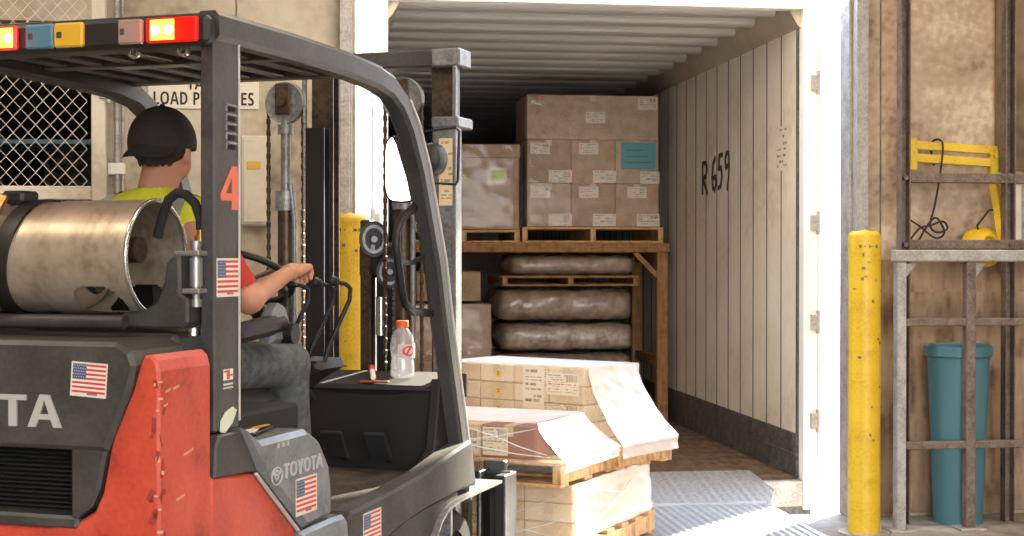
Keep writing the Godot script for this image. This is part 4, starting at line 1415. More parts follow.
		if sg > 0.0:
			for k in 5:
				m = MB.new()
				m.bx(Vector3(0.512, 1.738 + k * 0.0255, 0.034), Vector3(0.5208, 1.750 + k * 0.0255, 0.082), 0.0008)
				var lv := part("vent_slot", m, M.black_matte, rp)
				m = MB.new()
				m.box(Vector3(0.5235, 1.755 + k * 0.0255, 0.058), Vector3(0.010, 0.004, 0.052), 0.001, Basis(Vector3.BACK, -0.5))
				m.bx(Vector3(0.519, 1.738 + k * 0.0255, 0.082), Vector3(0.524, 1.754 + k * 0.0255, 0.088), 0.001)
				part("vent_hood", m, M.mast_grey, lv)
			lettering(rp, "4", 0.118, Transform3D(ONSIDE, Vector3(0.5208, 1.632, 0.062)), M.decal_orange, 0.0012, "number_decal", 1.25)
			sticker(rp, Vector3(0.5206, 1.392, 0.076), Vector3(0, 0.0, -0.062), Vector3(0, 0.052, 0), M.flag, "flag_sticker")
			var ss := Image.create(48, 64, false, Image.FORMAT_RGB8)
			ss.fill(col(74, 70, 66))
			ss.fill_rect(Rect2i(6, 8, 36, 28), col(214, 206, 196))
			ss.fill_rect(Rect2i(18, 10, 12, 24), col(208, 72, 54))
			ss.fill_rect(Rect2i(8, 12, 10, 4), col(120, 60, 50)); ss.fill_rect(Rect2i(30, 22, 10, 4), col(120, 60, 50))
			ss.fill_rect(Rect2i(6, 44, 36, 5), col(200, 194, 186)); ss.fill_rect(Rect2i(6, 53, 36, 5), col(180, 174, 166))
			sticker(rp, Vector3(0.5206, 1.120, 0.075), Vector3(0, 0, -0.036), Vector3(0, 0.034, 0), print_mat(ss), "badge_sticker")
			m = MB.new()
			m.prism([Vector2(-0.05, -0.03), Vector2(-0.02, -0.035), Vector2(0.02, -0.012), Vector2(0.045, 0.02), Vector2(0.02, 0.032), Vector2(-0.02, 0.02), Vector2(-0.045, 0.0)], 0.0, 0.001, Transform3D(ONSIDE, Vector3(0.5203, 1.01, 0.072)))
			part("leaf_sticker", m, mat(col(200, 206, 184), 0.5), rp)
		# flared foot of the post
		part("post_foot", side_plate([[0.172, 0.862], [0.165, 0.945], [0.145, 0.975], [0.012, 0.975], [-0.02, 0.935], [-0.07, 0.912], [-0.06, 0.852]], 0.458 * sg, 0.534 * sg, 0.006), M.guard, t)
		# side rail running into the front pillar
		m = MB.new()
		var rail := [Vector3(px, 2.062, 0.14), Vector3(px, 2.066, -0.3), Vector3(px, 2.062, -0.7), Vector3(px, 2.05, -0.95), Vector3(px, 2.03, -1.08), Vector3(px, 1.985, -1.18), Vector3(px, 1.91, -1.268), Vector3(px, 1.76, -1.375), Vector3(px, 1.42, -1.54), Vector3(px, 1.2, -1.61), Vector3(px, 0.92, -1.715), Vector3(px, 0.5, -1.872)]
		var sec := [Vector2(-0.034, -0.026), Vector2(-0.022, -0.04), Vector2(0.022, -0.04), Vector2(0.034, -0.026), Vector2(0.034, 0.026), Vector2(0.022, 0.04), Vector2(-0.022, 0.04), Vector2(-0.034, 0.026)]
		m.sweep(rail, sec, Vector3.RIGHT)
		var fp := part("guard_rail", m, M.guard, t)
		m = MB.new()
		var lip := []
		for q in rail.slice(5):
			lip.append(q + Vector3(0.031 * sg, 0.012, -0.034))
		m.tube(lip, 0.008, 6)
		part("trim_and_edge_glint", m, M.trim, fp)  # bright line drawn for the sun catching the pillar edge
	# roof of the guard: rear and front beams, bars, light bar
	m = MB.new()
	m.bx(Vector3(-0.5, 2.015, 0.02), Vector3(0.5, 2.055, 0.14), 0.006)
	part("rear_beam", m, M.guard, t)
	m = MB.new()
	m.bx(Vector3(-0.48, 2.062, -1.06), Vector3(0.48, 2.095, -0.99), 0.006)
	part("front_beam", m, M.guard, t)
	m = MB.new()
	m.bx(Vector3(-0.48, 2.055, -0.55), Vector3(0.48, 2.08, -0.49), 0.004)
	part("cross_beam", m, M.guard, t)
	for i in 7:
		m = MB.new()
		var x := -0.39 + i * 0.13
		m.bar(Vector3(x, 2.066, 0.05), Vector3(x, 2.078, -1.02), 0.05, 0.022, 0.004)
		part("roof_bar", m, M.guard, t)
	m = MB.new()
	m.bx(Vector3(-0.49, 2.091, -1.07), Vector3(0.49, 2.099, 0.13), 0.002)
	var rp2 := part("roof_plate", m, M.guard, t)
	m = MB.new()
	for q in [[-0.19, -0.07], [-0.055, 0.05]]:
		m.bx(Vector3(q[0], 2.052, -0.55), Vector3(q[1], 2.0545, -0.49))
	part("warning_label", m, M.letter, rp2)
	for x in [0.27, 0.42]:
		m = MB.new()
		m.lathe([Vector2(0.010, -0.006), Vector2(0.017, -0.006), Vector2(0.017, 0.004), Vector2(0.010, 0.004)], Transform3D(Basis(Vector3.RIGHT, PI / 2), Vector3(x, 2.0, 0.135)), 14)
		part("cable_eye", m, M.chrome, t)
	m = MB.new()
	m.bx(Vector3(-0.532, 2.006, 0.140), Vector3(0.525, 2.085, 0.192), 0.012)
	var lb := part("light_bar", m, M.black, t)
	for q in [["stop_lamp", 0.347, 0.500, 1], ["reverse_lamp", 0.262, 0.336, 0], ["yellow_reflector", 0.063, 0.154, 2], ["blue_lamp", -0.028, 0.061, 3], ["stop_lamp", -0.208, -0.055, 1]]:
		m = MB.new()
		m.bx(Vector3(q[1], 2.013, 0.188), Vector3(q[2], 2.079, 0.206), 0.005)
		var ln := part(q[0], m, [M.clear_lens, M.red_lens, M.yellow_lens, M.blue_lens][q[3]], lb)
		if q[3] == 1:
			var cx: float = q[1] + 0.052
			if q[1] < 0.0:
				cx = q[2] - 0.045
			m = MB.new()
			m.bx(Vector3(cx - 0.036, 2.019, 0.2055), Vector3(cx + 0.036, 2.073, 0.2085), 0.001)
			part("glowing_field", m, M.red_core, ln)
			for d in [-0.02, 0.02]:
				m = MB.new()
				m.lathe([Vector2(0.013, 0), Vector2(0.013, 0.002), Vector2(0, 0.0028)], Transform3D(Basis(Vector3.RIGHT, PI / 2), Vector3(cx + d, 2.045, 0.2083)), 16)
				part("bulb", m, M.red_hot, ln)
			var ol := OmniLight3D.new()
			ol.name = "stop_lamp_light"
			ol.light_color = Color(1.0, 0.2, 0.1)
			ol.light_energy = 0.006
			ol.light_size = 0.03
			ol.omni_range = 12.0
			ol.shadow_enabled = true
			ol.position = Vector3(cx, 2.052, 0.26)
			lb.add_child(ol, true)
		else:
			m = MB.new()
			m.bx(Vector3(lerpf(q[1], q[2], 0.12), 2.038, 0.2055), Vector3(lerpf(q[1], q[2], 0.30), 2.055, 0.2075), 0.001)
			part("screw_plate", m, M.grey_plastic, ln)
	# floor, cowl, dash
	m = MB.new()
	m.bx(Vector3(-0.47, 0.60, -1.72), Vector3(0.47, 0.625, -0.5), 0.004)
	part("floor_plate", m, M.floor_mat, t)
	m = MB.new()
	m.prism([Vector2(-0.46, 0.60), Vector2(0.46, 0.60), Vector2(0.46, 0.985), Vector2(0.40, 0.955), Vector2(0.3, 0.932), Vector2(0.18, 0.925), Vector2(0.0, 0.935), Vector2(-0.2, 0.96), Vector2(-0.46, 0.985)], -1.67, -1.95, Transform3D(), 0.014)
	var cowl := part("front_cowl", m, M.black, t)
	m = MB.new()
	m.prism(zy([[-1.66, 0.935], [-1.68, 0.952], [-1.93, 0.985], [-1.95, 0.96], [-1.95, 0.92], [-1.68, 0.92]]), -0.455, 0.455, Transform3D(SIDE, Vector3.ZERO), 0.006)
	part("dash_top", m, M.black_matte, cowl)
	m = MB.new()
	m.bx(Vector3(0.13, 0.958, -1.70), Vector3(0.25, 0.966, -1.68), 0.002)
	part("dash_label", m, mat(col(150, 66, 36), 0.6), cowl)
	part("cowl_side", side_plate([[-1.42, 0.62], [-1.6, 0.72], [-1.66, 0.98], [-1.74, 0.98], [-1.82, 0.735], [-1.82, 0.60]], 0.435, 0.475, 0.006), M.black, cowl)
	for i in 2:
		m = MB.new()
		m.box(Vector3(0.08 + i * 0.18, 0.73, -1.56), Vector3(0.09, 0.13, 0.016), 0.005, Basis(Vector3.RIGHT, 0.6))
		m.bar(Vector3(0.08 + i * 0.18, 0.70, -1.58), Vector3(0.08 + i * 0.18, 0.65, -1.7), 0.02, 0.02)
		part("pedal", m, M.rubber, t)
	# seat and console
	m = MB.new()
	m.bx(Vector3(-0.24, 0.93, -0.80), Vector3(0.24, 1.02, -0.16), 0.04)
	var seat := part("seat", m, M.black, t)
	m = MB.new()
	m.box(Vector3(0, 1.22, -0.16), Vector3(0.46, 0.46, 0.10), 0.045, Basis(Vector3.RIGHT, 0.12))
	part("backrest", m, M.black, seat)
	m = MB.new()
	m.bar(Vector3(0.29, 1.21, -0.36), Vector3(0.29, 1.235, -0.70), 0.07, 0.06, 0.02)
	m.cyl(Vector3(0.25, 1.20, -0.70), Vector3(0.34, 1.20, -0.70), 0.034, -1.0, 16)
	part("armrest", m, M.black, seat)
	m = MB.new()
	m.prism(zy([[-0.60, 1.17], [-0.62, 1.27], [-0.66, 1.30], [-0.70, 1.29], [-0.77, 1.17]]), 0.25, 0.31, Transform3D(SIDE, Vector3.ZERO), 0.015)
	part("hip_guard", m, M.side_grey, seat)
	m = MB.new()
	m.prism([Vector2(-0.08, 0.93), Vector2(0.10, 0.93), Vector2(0.22, 1.02), Vector2(0.29, 1.06), Vector2(0.28, 1.09), Vector2(-0.06, 1.10)], -1.20, -0.98, Transform3D(), 0.015)
	part("lever_console", m, M.black, t)
	for q in [[0.215, -1.05, 1.350], [0.308, -1.06, 1.352], [0.366, -1.07, 1.358], [0.13, -1.05, 1.34]]:
		lever(t, q[0], q[1], q[2])
	# steering wheel on its column
	m = MB.new()
	var ring := []
	var SW := Transform3D(Basis(Vector3.RIGHT, -0.55), Vector3(0.0, 1.375, -1.0))
	for i in 28:
		var a := TAU * i / 28.0
		ring.append(SW * Vector3(cos(a) * 0.165, 0, sin(a) * 0.165))
	m.tube(ring, 0.013, 8, true)
	var sw := part("steering_wheel", m, M.black, t)
	m = MB.new()
	for a in [0.4, PI - 0.4, PI * 1.5]:
		m.bar(SW * Vector3(0, -0.02, 0), SW * Vector3(cos(a) * 0.16, 0, sin(a) * 0.16), 0.03, 0.01, 0.002)
	m.cyl(SW * Vector3(0, -0.04, 0), SW * Vector3(0, 0.01, 0), 0.035)
	part("spokes", m, M.chrome, sw)
	m = MB.new()
	m.cyl(SW * Vector3(0, -0.03, 0), Vector3(0, 0.9, -1.5), 0.03)
	part("steering_column", m, M.black, t)
	mast(t)
	# mirrors, lamp, handle on the right-hand pillar
	m = MB.new()
	var MX := Transform3D(Basis(Vector3.UP, 0.40) * Basis(Vector3.RIGHT, -0.02), Vector3(0.392, 1.772, -1.47))
	var oval := []
	for i in 28:
		var a := TAU * i / 28.0
		var c := cos(a)
		var s := sin(a)
		oval.append(Vector2(signf(c) * pow(absf(c), 0.5) * 0.062, signf(s) * pow(absf(s), 0.5) * 0.125))
	m.prism(oval, -0.03, 0.008, MX, 0.008)
	var mh := part("mirror_housing", m, M.black, t)
	m = MB.new()
	m.prism(oval, 0.0085, 0.0105, MX * Transform3D(Basis.from_scale(Vector3(0.92, 0.95, 1)), Vector3.ZERO))
	part("mirror_glass", m, M.mirror, mh)
	m = MB.new()
	m.tube([Vector3(0.40, 1.80, -1.49), Vector3(0.44, 1.81, -1.46), Vector3(0.48, 1.80, -1.36)], 0.009, 8)
	part("mirror_arm", m, M.black, mh)
	m = MB.new()
	var LX := Transform3D(Basis(), Vector3(0.335, 1.855, -2.02))
	m.tube([LX * Vector3(-0.085, 0.10, 0), LX * Vector3(0.07, 0.115, 0), LX * Vector3(0.085, 0.10, 0), LX * Vector3(0.08, -0.10, 0), LX * Vector3(0.07, -0.115, 0), LX * Vector3(-0.075, -0.105, 0)], 0.006, 6, true)
	m.bar(Vector3(0.27, 1.86, -2.03), Vector3(0.48, 1.72, -1.46), 0.02, 0.012)
	var lg := part("lamp_guard", m, M.black, t)
	m = MB.new()
	m.lathe([Vector2(0, 0.05), Vector2(0.03, 0.048), Vector2(0.052, 0.03), Vector2(0.058, 0.0), Vector2(0.056, -0.05), Vector2(0.0, -0.05)], LX * Transform3D(Basis(Vector3.RIGHT, PI / 2), Vector3(-0.03, -0.01, 0.0)), 20, 0.85, 1.15)
	part("head_lamp", m, M.black, lg)
	m = MB.new()
	m.tube([Vector3(0.475, 1.63, -1.40), Vector3(0.475, 1.58, -1.27), Vector3(0.475, 1.53, -1.225), Vector3(0.475, 1.48, -1.22), Vector3(0.475, 1.33, -1.27), Vector3(0.475, 1.28, -1.30), Vector3(0.475, 1.25, -1.37), Vector3(0.475, 1.235, -1.57)], 0.015, 10)
	m.tube([Vector3(0.475, 1.43, -1.24), Vector3(0.475, 1.425, -1.36), Vector3(0.475, 1.45, -1.50)], 0.009, 8)
	part("grab_handle", m, M.black, t)
	# bracket that carries the gas cylinder
	m = MB.new()
	m.cyl(Vector3(-0.5, 1.275, 0.23), Vector3(0.30, 1.275, 0.23), 0.019)
	m.cyl(Vector3(-0.5, 1.275, 0.03), Vector3(0.30, 1.275, 0.03), 0.019)
	var br := part("cylinder_cradle", m, M.tank_cast, t)
	m = MB.new()
	m.prism([Vector2(0.262, 1.258), Vector2(0.455, 1.258), Vector2(0.47, 1.275), Vector2(0.47, 1.335), Vector2(0.448, 1.35), Vector2(0.446, 1.45), Vector2(0.43, 1.455), Vector2(0.405, 1.43), Vector2(0.398, 1.38), Vector2(0.375, 1.33), Vector2(0.335, 1.305), Vector2(0.275, 1.30), Vector2(0.262, 1.28)], 0.09, 0.20, Transform3D(), 0.012)
	part("swing_arm", m, M.tank_cast, br)
	m = MB.new()
	m.bx(Vector3(0.42, 1.450, 0.11), Vector3(0.497, 1.464, 0.19), 0.003)
	m.bx(Vector3(0.42, 1.350, 0.11), Vector3(0.497, 1.364, 0.19), 0.003)
	m.cyl(Vector3(0.472, 1.325, 0.16), Vector3(0.472, 1.49, 0.16), 0.011)
	m.cyl(Vector3(0.472, 1.37, 0.16), Vector3(0.472, 1.445, 0.16), 0.018)
	m.cyl(Vector3(0.472, 1.315, 0.16), Vector3(0.472, 1.335, 0.16), 0.017, -1.0, 6)
	m.cyl(Vector3(0.472, 1.475, 0.16), Vector3(0.472, 1.49, 0.16), 0.017, -1.0, 6)
	part("hinge_pin", m, M.steel, br)
	m = MB.new()
	m.cyl(Vector3(0.43, 1.236, 0.10), Vector3(0.43, 1.262, 0.10), 0.022)
	part("pivot", m, M.chrome, br)
	m = MB.new()
	m.tube([Vector3(0.33, 1.50, 0.12), Vector3(0.350, 1.565, 0.12), Vector3(0.366, 1.602, 0.12), Vector3(0.392, 1.62, 0.12), Vector3(0.42, 1.615, 0.12), Vector3(0.447, 1.59, 0.12), Vector3(0.462, 1.55, 0.12), Vector3(0.464, 1.52, 0.12)], 0.0135, 10)
	var hs := part("gas_hose", m, M.rubber, t)
	m = MB.new()
	m.cyl(Vector3(0.464, 1.455, 0.12), Vector3(0.464, 1.525, 0.12), 0.011)
	m.cyl(Vector3(0.464, 1.49, 0.12), Vector3(0.464, 1.505, 0.12), 0.017, -1.0, 6)
	part("fitting", m, M.brass, hs)

func mast(t: Node) -> void:
	var m := MB.new()
	var ch := [Vector2(-0.05, -0.035), Vector2(0.05, -0.035), Vector2(0.05, -0.025), Vector2(-0.035, -0.022), Vector2(-0.035, 0.022), Vector2(0.05, 0.025), Vector2(0.05, 0.035), Vector2(-0.05, 0.035)]
	for sg in [-1.0, 1.0]:
		var flat := []
		for q in ch:
			flat.append(Vector2(-q.x * sg, q.y))
		m = MB.new()
		m.prism(flat, 0.08, 2.0, Transform3D(Basis(Vector3(1, 0, 0), Vector3(0, 0, 1), Vector3(0, 1, 0)), Vector3(0.300 * sg, 0, -2.205)), 0.002)
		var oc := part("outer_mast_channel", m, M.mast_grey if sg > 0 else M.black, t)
		if sg > 0:
			lettering(oc, "TOYOTA", 0.05, Transform3D(Basis(Vector3(0, -1, 0), Vector3(1, 0, 0), Vector3(0, 0, 1)), Vector3(0.318, 1.27, -2.169)), M.mast_grey, 0.004, "lettering", 1.75)
			m = MB.new()
			m.face(Vector3(0.312, 1.80, -2.1685), Vector3(0.036, 0, 0), Vector3(0, 0.14, 0))
			part("paper_label", m, print_mat(label_image(90, col(226, 202, 160), col(150, 110, 60), 40, 110, false)), oc)
			m = MB.new()
			m.bx(Vector3(0.245, 1.985, -2.345), Vector3(0.365, 2.03, -2.16), 0.006)
			part("mast_cap", m, M.mast_grey, oc)
		m = MB.new()
		m.prism(flat, 0.1, 2.28, Transform3D(Basis(Vector3(1, 0, 0), Vector3(0, 0, 1), Vector3(0, 1, 0)), Vector3(0.265 if sg > 0.0 else -0.292, 0, -2.28)), 0.002)
		part("inner_mast_channel", m, M.mast, t)
		m = MB.new()
		m.bx(Vector3(0.336 * sg, 0.3, -2.19), Vector3(0.352 * sg, 2.24, -2.165), 0.004)
		part("edge_rail", m, M.mast_grey, t)
		# lift cylinder, rod, chain wheel, chain
		var x := -0.345 if sg < 0.0 else 0.185
		m = MB.new()
		m.cyl(Vector3(x, 0.2, -2.0), Vector3(x, 1.70, -2.0), 0.034)
		var lc := part("lift_cylinder", m, M.mast, t)
		m = MB.new()
		m.cyl(Vector3(x, 1.70, -2.0), Vector3(x, 2.02, -2.0), 0.021)
		part("piston_rod", m, M.mast_grey, lc)
		m = MB.new()
		m.cyl(Vector3(x, 1.64, -2.0), Vector3(x, 1.72, -2.0), 0.045)
		m.cyl(Vector3(x, 1.96, -2.0), Vector3(x, 2.0, -2.0), 0.034)
		m.tube([Vector3(x + 0.05, 0.3, -1.98), Vector3(x + 0.05, 1.6, -1.98), Vector3(x + 0.03, 1.75, -1.98)], 0.011, 8)
		part("gland", m, M.mast_grey, lc)
		m = MB.new()
		m.lathe([Vector2(0.022, -0.02), Vector2(0.086, -0.02), Vector2(0.088, -0.012), Vector2(0.072, -0.006), Vector2(0.072, 0.006), Vector2(0.088, 0.012), Vector2(0.086, 0.02), Vector2(0.060, 0.014), Vector2(0.022, 0.02)], Transform3D(Basis(Vector3.RIGHT, PI / 2), Vector3(x, 2.09, -2.0)), 32)
		var pl := part("chain_wheel", m, M.mast_grey, t)
		m = MB.new()
		m.bx(Vector3(x - 0.034, 2.04, -1.976), Vector3(x + 0.034, 2.17, -1.964), 0.004)
		m.cyl(Vector3(x, 2.09, -1.99), Vector3(x, 2.09, -1.945), 0.02, -1.0, 6)
		part("wheel_bracket", m, M.mast, pl)
		# chain: alternating link plates
		for dx in [-0.08, 0.08]:
			m = MB.new()
			for k in 64:
				var y := 0.55 + k * 0.024
				m.box(Vector3(x + dx, y, -2.0), Vector3(0.009 if k % 2 == 0 else 0.012, 0.026, 0.018 if k % 2 == 0 else 0.024), 0.003)
			stuff(part("lift_chain", m, M.mast, t))
	m = MB.new()
	m.bx(Vector3(-0.36, 2.245, -2.33), Vector3(0.235, 2.315, -2.20), 0.006)
	part("mast_crossbeam", m, M.guard, t)
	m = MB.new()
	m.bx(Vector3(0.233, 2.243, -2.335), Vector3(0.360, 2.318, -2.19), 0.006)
	part("lit_crossbeam_end", m, M.mast_grey, t)  # lighter grey paints in the light falling on this end of the beam
	for y in [0.3, 0.85]:
		m = MB.new()
		m.bx(Vector3(-0.34, y, -2.345), Vector3(0.34, y + 0.10, -2.325), 0.004)
		part("mast_tie", m, M.mast, t)
	# middle cylinder with hose wheels
	m = MB.new()
	m.bx(Vector3(-0.035, 0.5, -2.12), Vector3(0.012, 1.60, -2.06), 0.006)
	var mc := part("hose_post", m, M.mast, t)
	m = MB.new()
	m.bx(Vector3(0.02, 0.5, -2.16), Vector3(0.105, 1.46, -2.10), 0.01)
	m.bx(Vector3(-0.05, 1.36, -2.14), Vector3(0.12, 1.50, -2.08), 0.012)
	part("valve_block", m, M.black, mc)
	for q in [[0.028, 1.52, 0.075], [0.098, 1.385, 0.068]]:
		m = MB.new()
		var X := Transform3D(Basis(Vector3.UP, 0.5) * Basis(Vector3.RIGHT, PI / 2), Vector3(q[0], q[1], -2.06))
		m.lathe([Vector2(0.0, -0.015), Vector2(q[2], -0.015), Vector2(q[2], 0.012), Vector2(q[2] * 0.72, 0.012), Vector2(q[2] * 0.62, 0.004), Vector2(q[2] * 0.3, 0.004), Vector2(q[2] * 0.28, 0.02), Vector2(0.0, 0.02)], X, 28, 0.8, 1.0)
		var hw := part("hose_wheel", m, M.black, mc)
		m = MB.new()
		m.lathe([Vector2(q[2] * 0.62, 0.0125), Vector2(q[2] * 0.8, 0.014), Vector2(q[2] * 0.62, 0.0135)], X, 24, 0.8, 1.0)
		m.cyl(X * Vector3(0, 0.02, 0), X * Vector3(0, 0.026, 0), q[2] * 0.18)
		part("wheel_ring", m, M.mast_grey, hw)
	m = MB.new()
	for k in 30:
		m.box(Vector3(0.118, 0.75 + k * 0.021, -2.07), Vector3(0.014 if k % 2 == 0 else 0.02, 0.018, 0.014), 0.003)
	stuff(part("lift_chain", m, M.mast_grey, mc))
	m = MB.new()
	m.cyl(Vector3(0.055, 1.12, -2.075), Vector3(0.055, 1.28, -2.075), 0.022)
	part("valve_stem", m, M.chrome, mc)
	m = MB.new()
	m.bx(Vector3(0.012, 1.46, -2.09), Vector3(0.036, 1.5, -2.05), 0.004)
	part("bracket", m, M.trim, mc)
	# carriage with plates and forks
	m = MB.new()
	m.bx(Vector3(-0.5, 0.44, -2.49), Vector3(0.50, 0.52, -2.45), 0.006)
	m.bx(Vector3(-0.5, 0.12, -2.49), Vector3(0.50, 0.20, -2.45), 0.006)
	var ca := part("carriage", m, M.black, t)
	for q in [[0.28, 0.30, 0.545], [0.375, 0.39, 0.53], [0.455, 0.503, 0.515], [-0.30, -0.28, 0.545], [-0.503, -0.455, 0.515]]:
		m = MB.new()
		m.bx(Vector3(q[0], 0.10, -2.52), Vector3(q[1], q[2], -2.36), 0.004)
		part("carriage_plate", m, M.black, ca)
		m = MB.new()
		m.bx(Vector3(q[1] - 0.004, 0.10, -2.361), Vector3(q[1] + 0.006, q[2], -2.352), 0.002)
		part("plate_edge", m, M.mast_grey, ca)
	for x in [-0.13, 0.41]:
		m = MB.new()
		m.prism(zy([[-2.49, 0.56], [-2.53, 0.56], [-2.535, 0.14], [-2.57, 0.10], [-3.45, 0.075], [-3.45, 0.06], [-2.50, 0.05], [-2.49, 0.07]]), x - 0.05, x + 0.05, Transform3D(SIDE, Vector3.ZERO), 0.006)
		part("fork", m, M.guard, ca)

# ---------------------------------------------------------------- gas cylinder on the forklift
func tank() -> void:
	var c := Vector3(0, 1.447, 0.13)
	var base := Vector3(-0.1, 1.294, 0.13)
	var t := thing("gas_cylinder", "scuffed aluminium gas cylinder lying across the back of the forklift", "gas cylinder", K * at(base))
	var off := at(-base)
	var R := 0.152
	var X := Transform3D(Basis(Vector3(0, 1, 0), Vector3(1, 0, 0), Vector3(0, 0, -1)), c)
	var m := MB.new()
	var pr := [Vector2(0, -0.53), Vector2(0.05, -0.525), Vector2(0.10, -0.505), Vector2(0.135, -0.47), Vector2(R - 0.002, -0.42), Vector2(R, -0.38), Vector2(R, -0.15), Vector2(R, -0.05), Vector2(R + 0.0025, -0.04), Vector2(R + 0.0025, -0.02), Vector2(R, -0.01), Vector2(R - 0.002, 0.08), Vector2(0.138, 0.115), Vector2(0.10, 0.15), Vector2(0.05, 0.168), Vector2(0.0, 0.172)]
	m.lathe(pr, X, 48)
	part("shell", m, M.tank, t, off)
	# collar: sheet with a rounded cut-out, open at the end
	m = MB.new()
	var na := 144
	var nx := 44
	for rr in [R + 0.003, R - 0.001]:
		for i in nx:
			for j in na:
				var xs := [0.06 + 0.275 * i / nx, 0.06 + 0.275 * (i + 1) / nx]
				var as_ := [TAU * j / na, TAU * (j + 1) / na]
				var xc: float = (xs[0] + xs[1]) / 2
				var ac: float = (as_[0] + as_[1]) / 2
				if absf(wrapf(ac - 0.62 - PI, -PI, PI)) < 0.42 * sqrt(maxf(0.0, 1.0 - pow((xc - 0.222) / 0.075, 4.0))):
					continue
				if absf(wrapf(ac + 0.62 - PI, -PI, PI)) < 0.42 * sqrt(maxf(0.0, 1.0 - pow((xc - 0.222) / 0.075, 4.0))):
					continue
				var p := []
				var nn := []
				for q in [[0, 0], [1, 0], [1, 1], [0, 1]]:
					var a: float = as_[q[1]]
					var d := Vector3(0, cos(a), sin(a))
					p.append(c + Vector3(xs[q[0]], 0, 0) + d * rr)
					nn.append(d if rr > R else -d)
				m.tri(p[0], p[1], p[2], nn[0], nn[1], nn[2])
				m.tri(p[0], p[2], p[3], nn[0], nn[2], nn[3])
	var co := part("collar", m, M.tank, t, off)
	m = MB.new()
	var rim := []
	for j in 48:
		var a := TAU * j / 48.0
		rim.append(c + Vector3(0.335, cos(a) * (R + 0.001), sin(a) * (R + 0.001)))
	m.tube(rim, 0.006, 8, true)
	part("rim", m, M.chrome, co)
	# valve in the collar
	m = MB.new()
	m.cyl(c + Vector3(0.165, 0.02, 0), c + Vector3(0.25, 0.02, 0), 0.022)
	m.cyl(c + Vector3(0.23, 0.02, 0), c + Vector3(0.23, 0.10, 0), 0.014)
	m.cyl(c + Vector3(0.25, 0.02, 0), c + Vector3(0.285, 0.02, 0), 0.036)
	part("valve", m, M.mast, t, off)
	m = MB.new()
	m.lathe([Vector2(0, 0), Vector2(0.04, 0), Vector2(0.046, 0.01), Vector2(0.04, 0.02), Vector2(0, 0.02)], Transform3D(Basis(Vector3(0, 1, 0), Vector3(1, 0, 0), Vector3(0, 0, -1)), c + Vector3(0.17, -0.055, 0.05)), 20)
	m.cyl(c + Vector3(0.155, 0.06, 0.06), c + Vector3(0.19, 0.06, 0.06), 0.026)
	part("gauge", m, M.black, t, off)
	m = MB.new()
	m.box(c + Vector3(0.2, -0.02, 0.055), Vector3(0.03, 0.06, 0.02), 0.004)
	part("valve_tag", m, M.paper, t, off)
	# strap with clamp
	m = MB.new()
	for q in [[-0.075, 0.05]]:
		var rows := []
		for k in [[0.0, R + 0.001], [0.0, R + 0.008], [q[1], R + 0.008], [q[1], R + 0.001]]:
			var line := PackedVector3Array()
			for j in 49:
				var a := TAU * j / 48.0
				var sl := 0.03 * cos(a)
				line.append(c + Vector3(q[0] + k[0] + sl, cos(a) * k[1], sin(a) * k[1]))
			rows.append(line)
		m.grid(rows, true, c)
	var st := part("strap", m, M.black, t, off)
	m = MB.new()
	m.box(c + Vector3(-0.105, 0.085, 0.145), Vector3(0.05, 0.20, 0.022), 0.006, Basis(Vector3.RIGHT, -0.5) * Basis(Vector3.BACK, -0.18))
	m.box(c + Vector3(-0.10, -0.03, 0.158), Vector3(0.022, 0.14, 0.016), 0.004, Basis(Vector3.BACK, -0.1))
	m.tube([c + Vector3(-0.125, -0.06, 0.16), c + Vector3(-0.125, -0.16, 0.13), c + Vector3(-0.09, -0.17, 0.12), c + Vector3(-0.085, -0.07, 0.16)], 0.006, 6)
	part("clamp", m, M.brass, st, Transform3D())
	m = MB.new()
	m.box(c + Vector3(-0.075, 0.165, 0.03), Vector3(0.07, 0.035, 0.08), 0.008)
	part("buckle", m, M.black, st, Transform3D())

# ---------------------------------------------------------------- the driver
func clip(planes := [], hole := [], stripe := []) -> Clip:
	var c := Clip.new()
	c.planes = planes
	c.hole = hole
	c.stripe = stripe
	return c

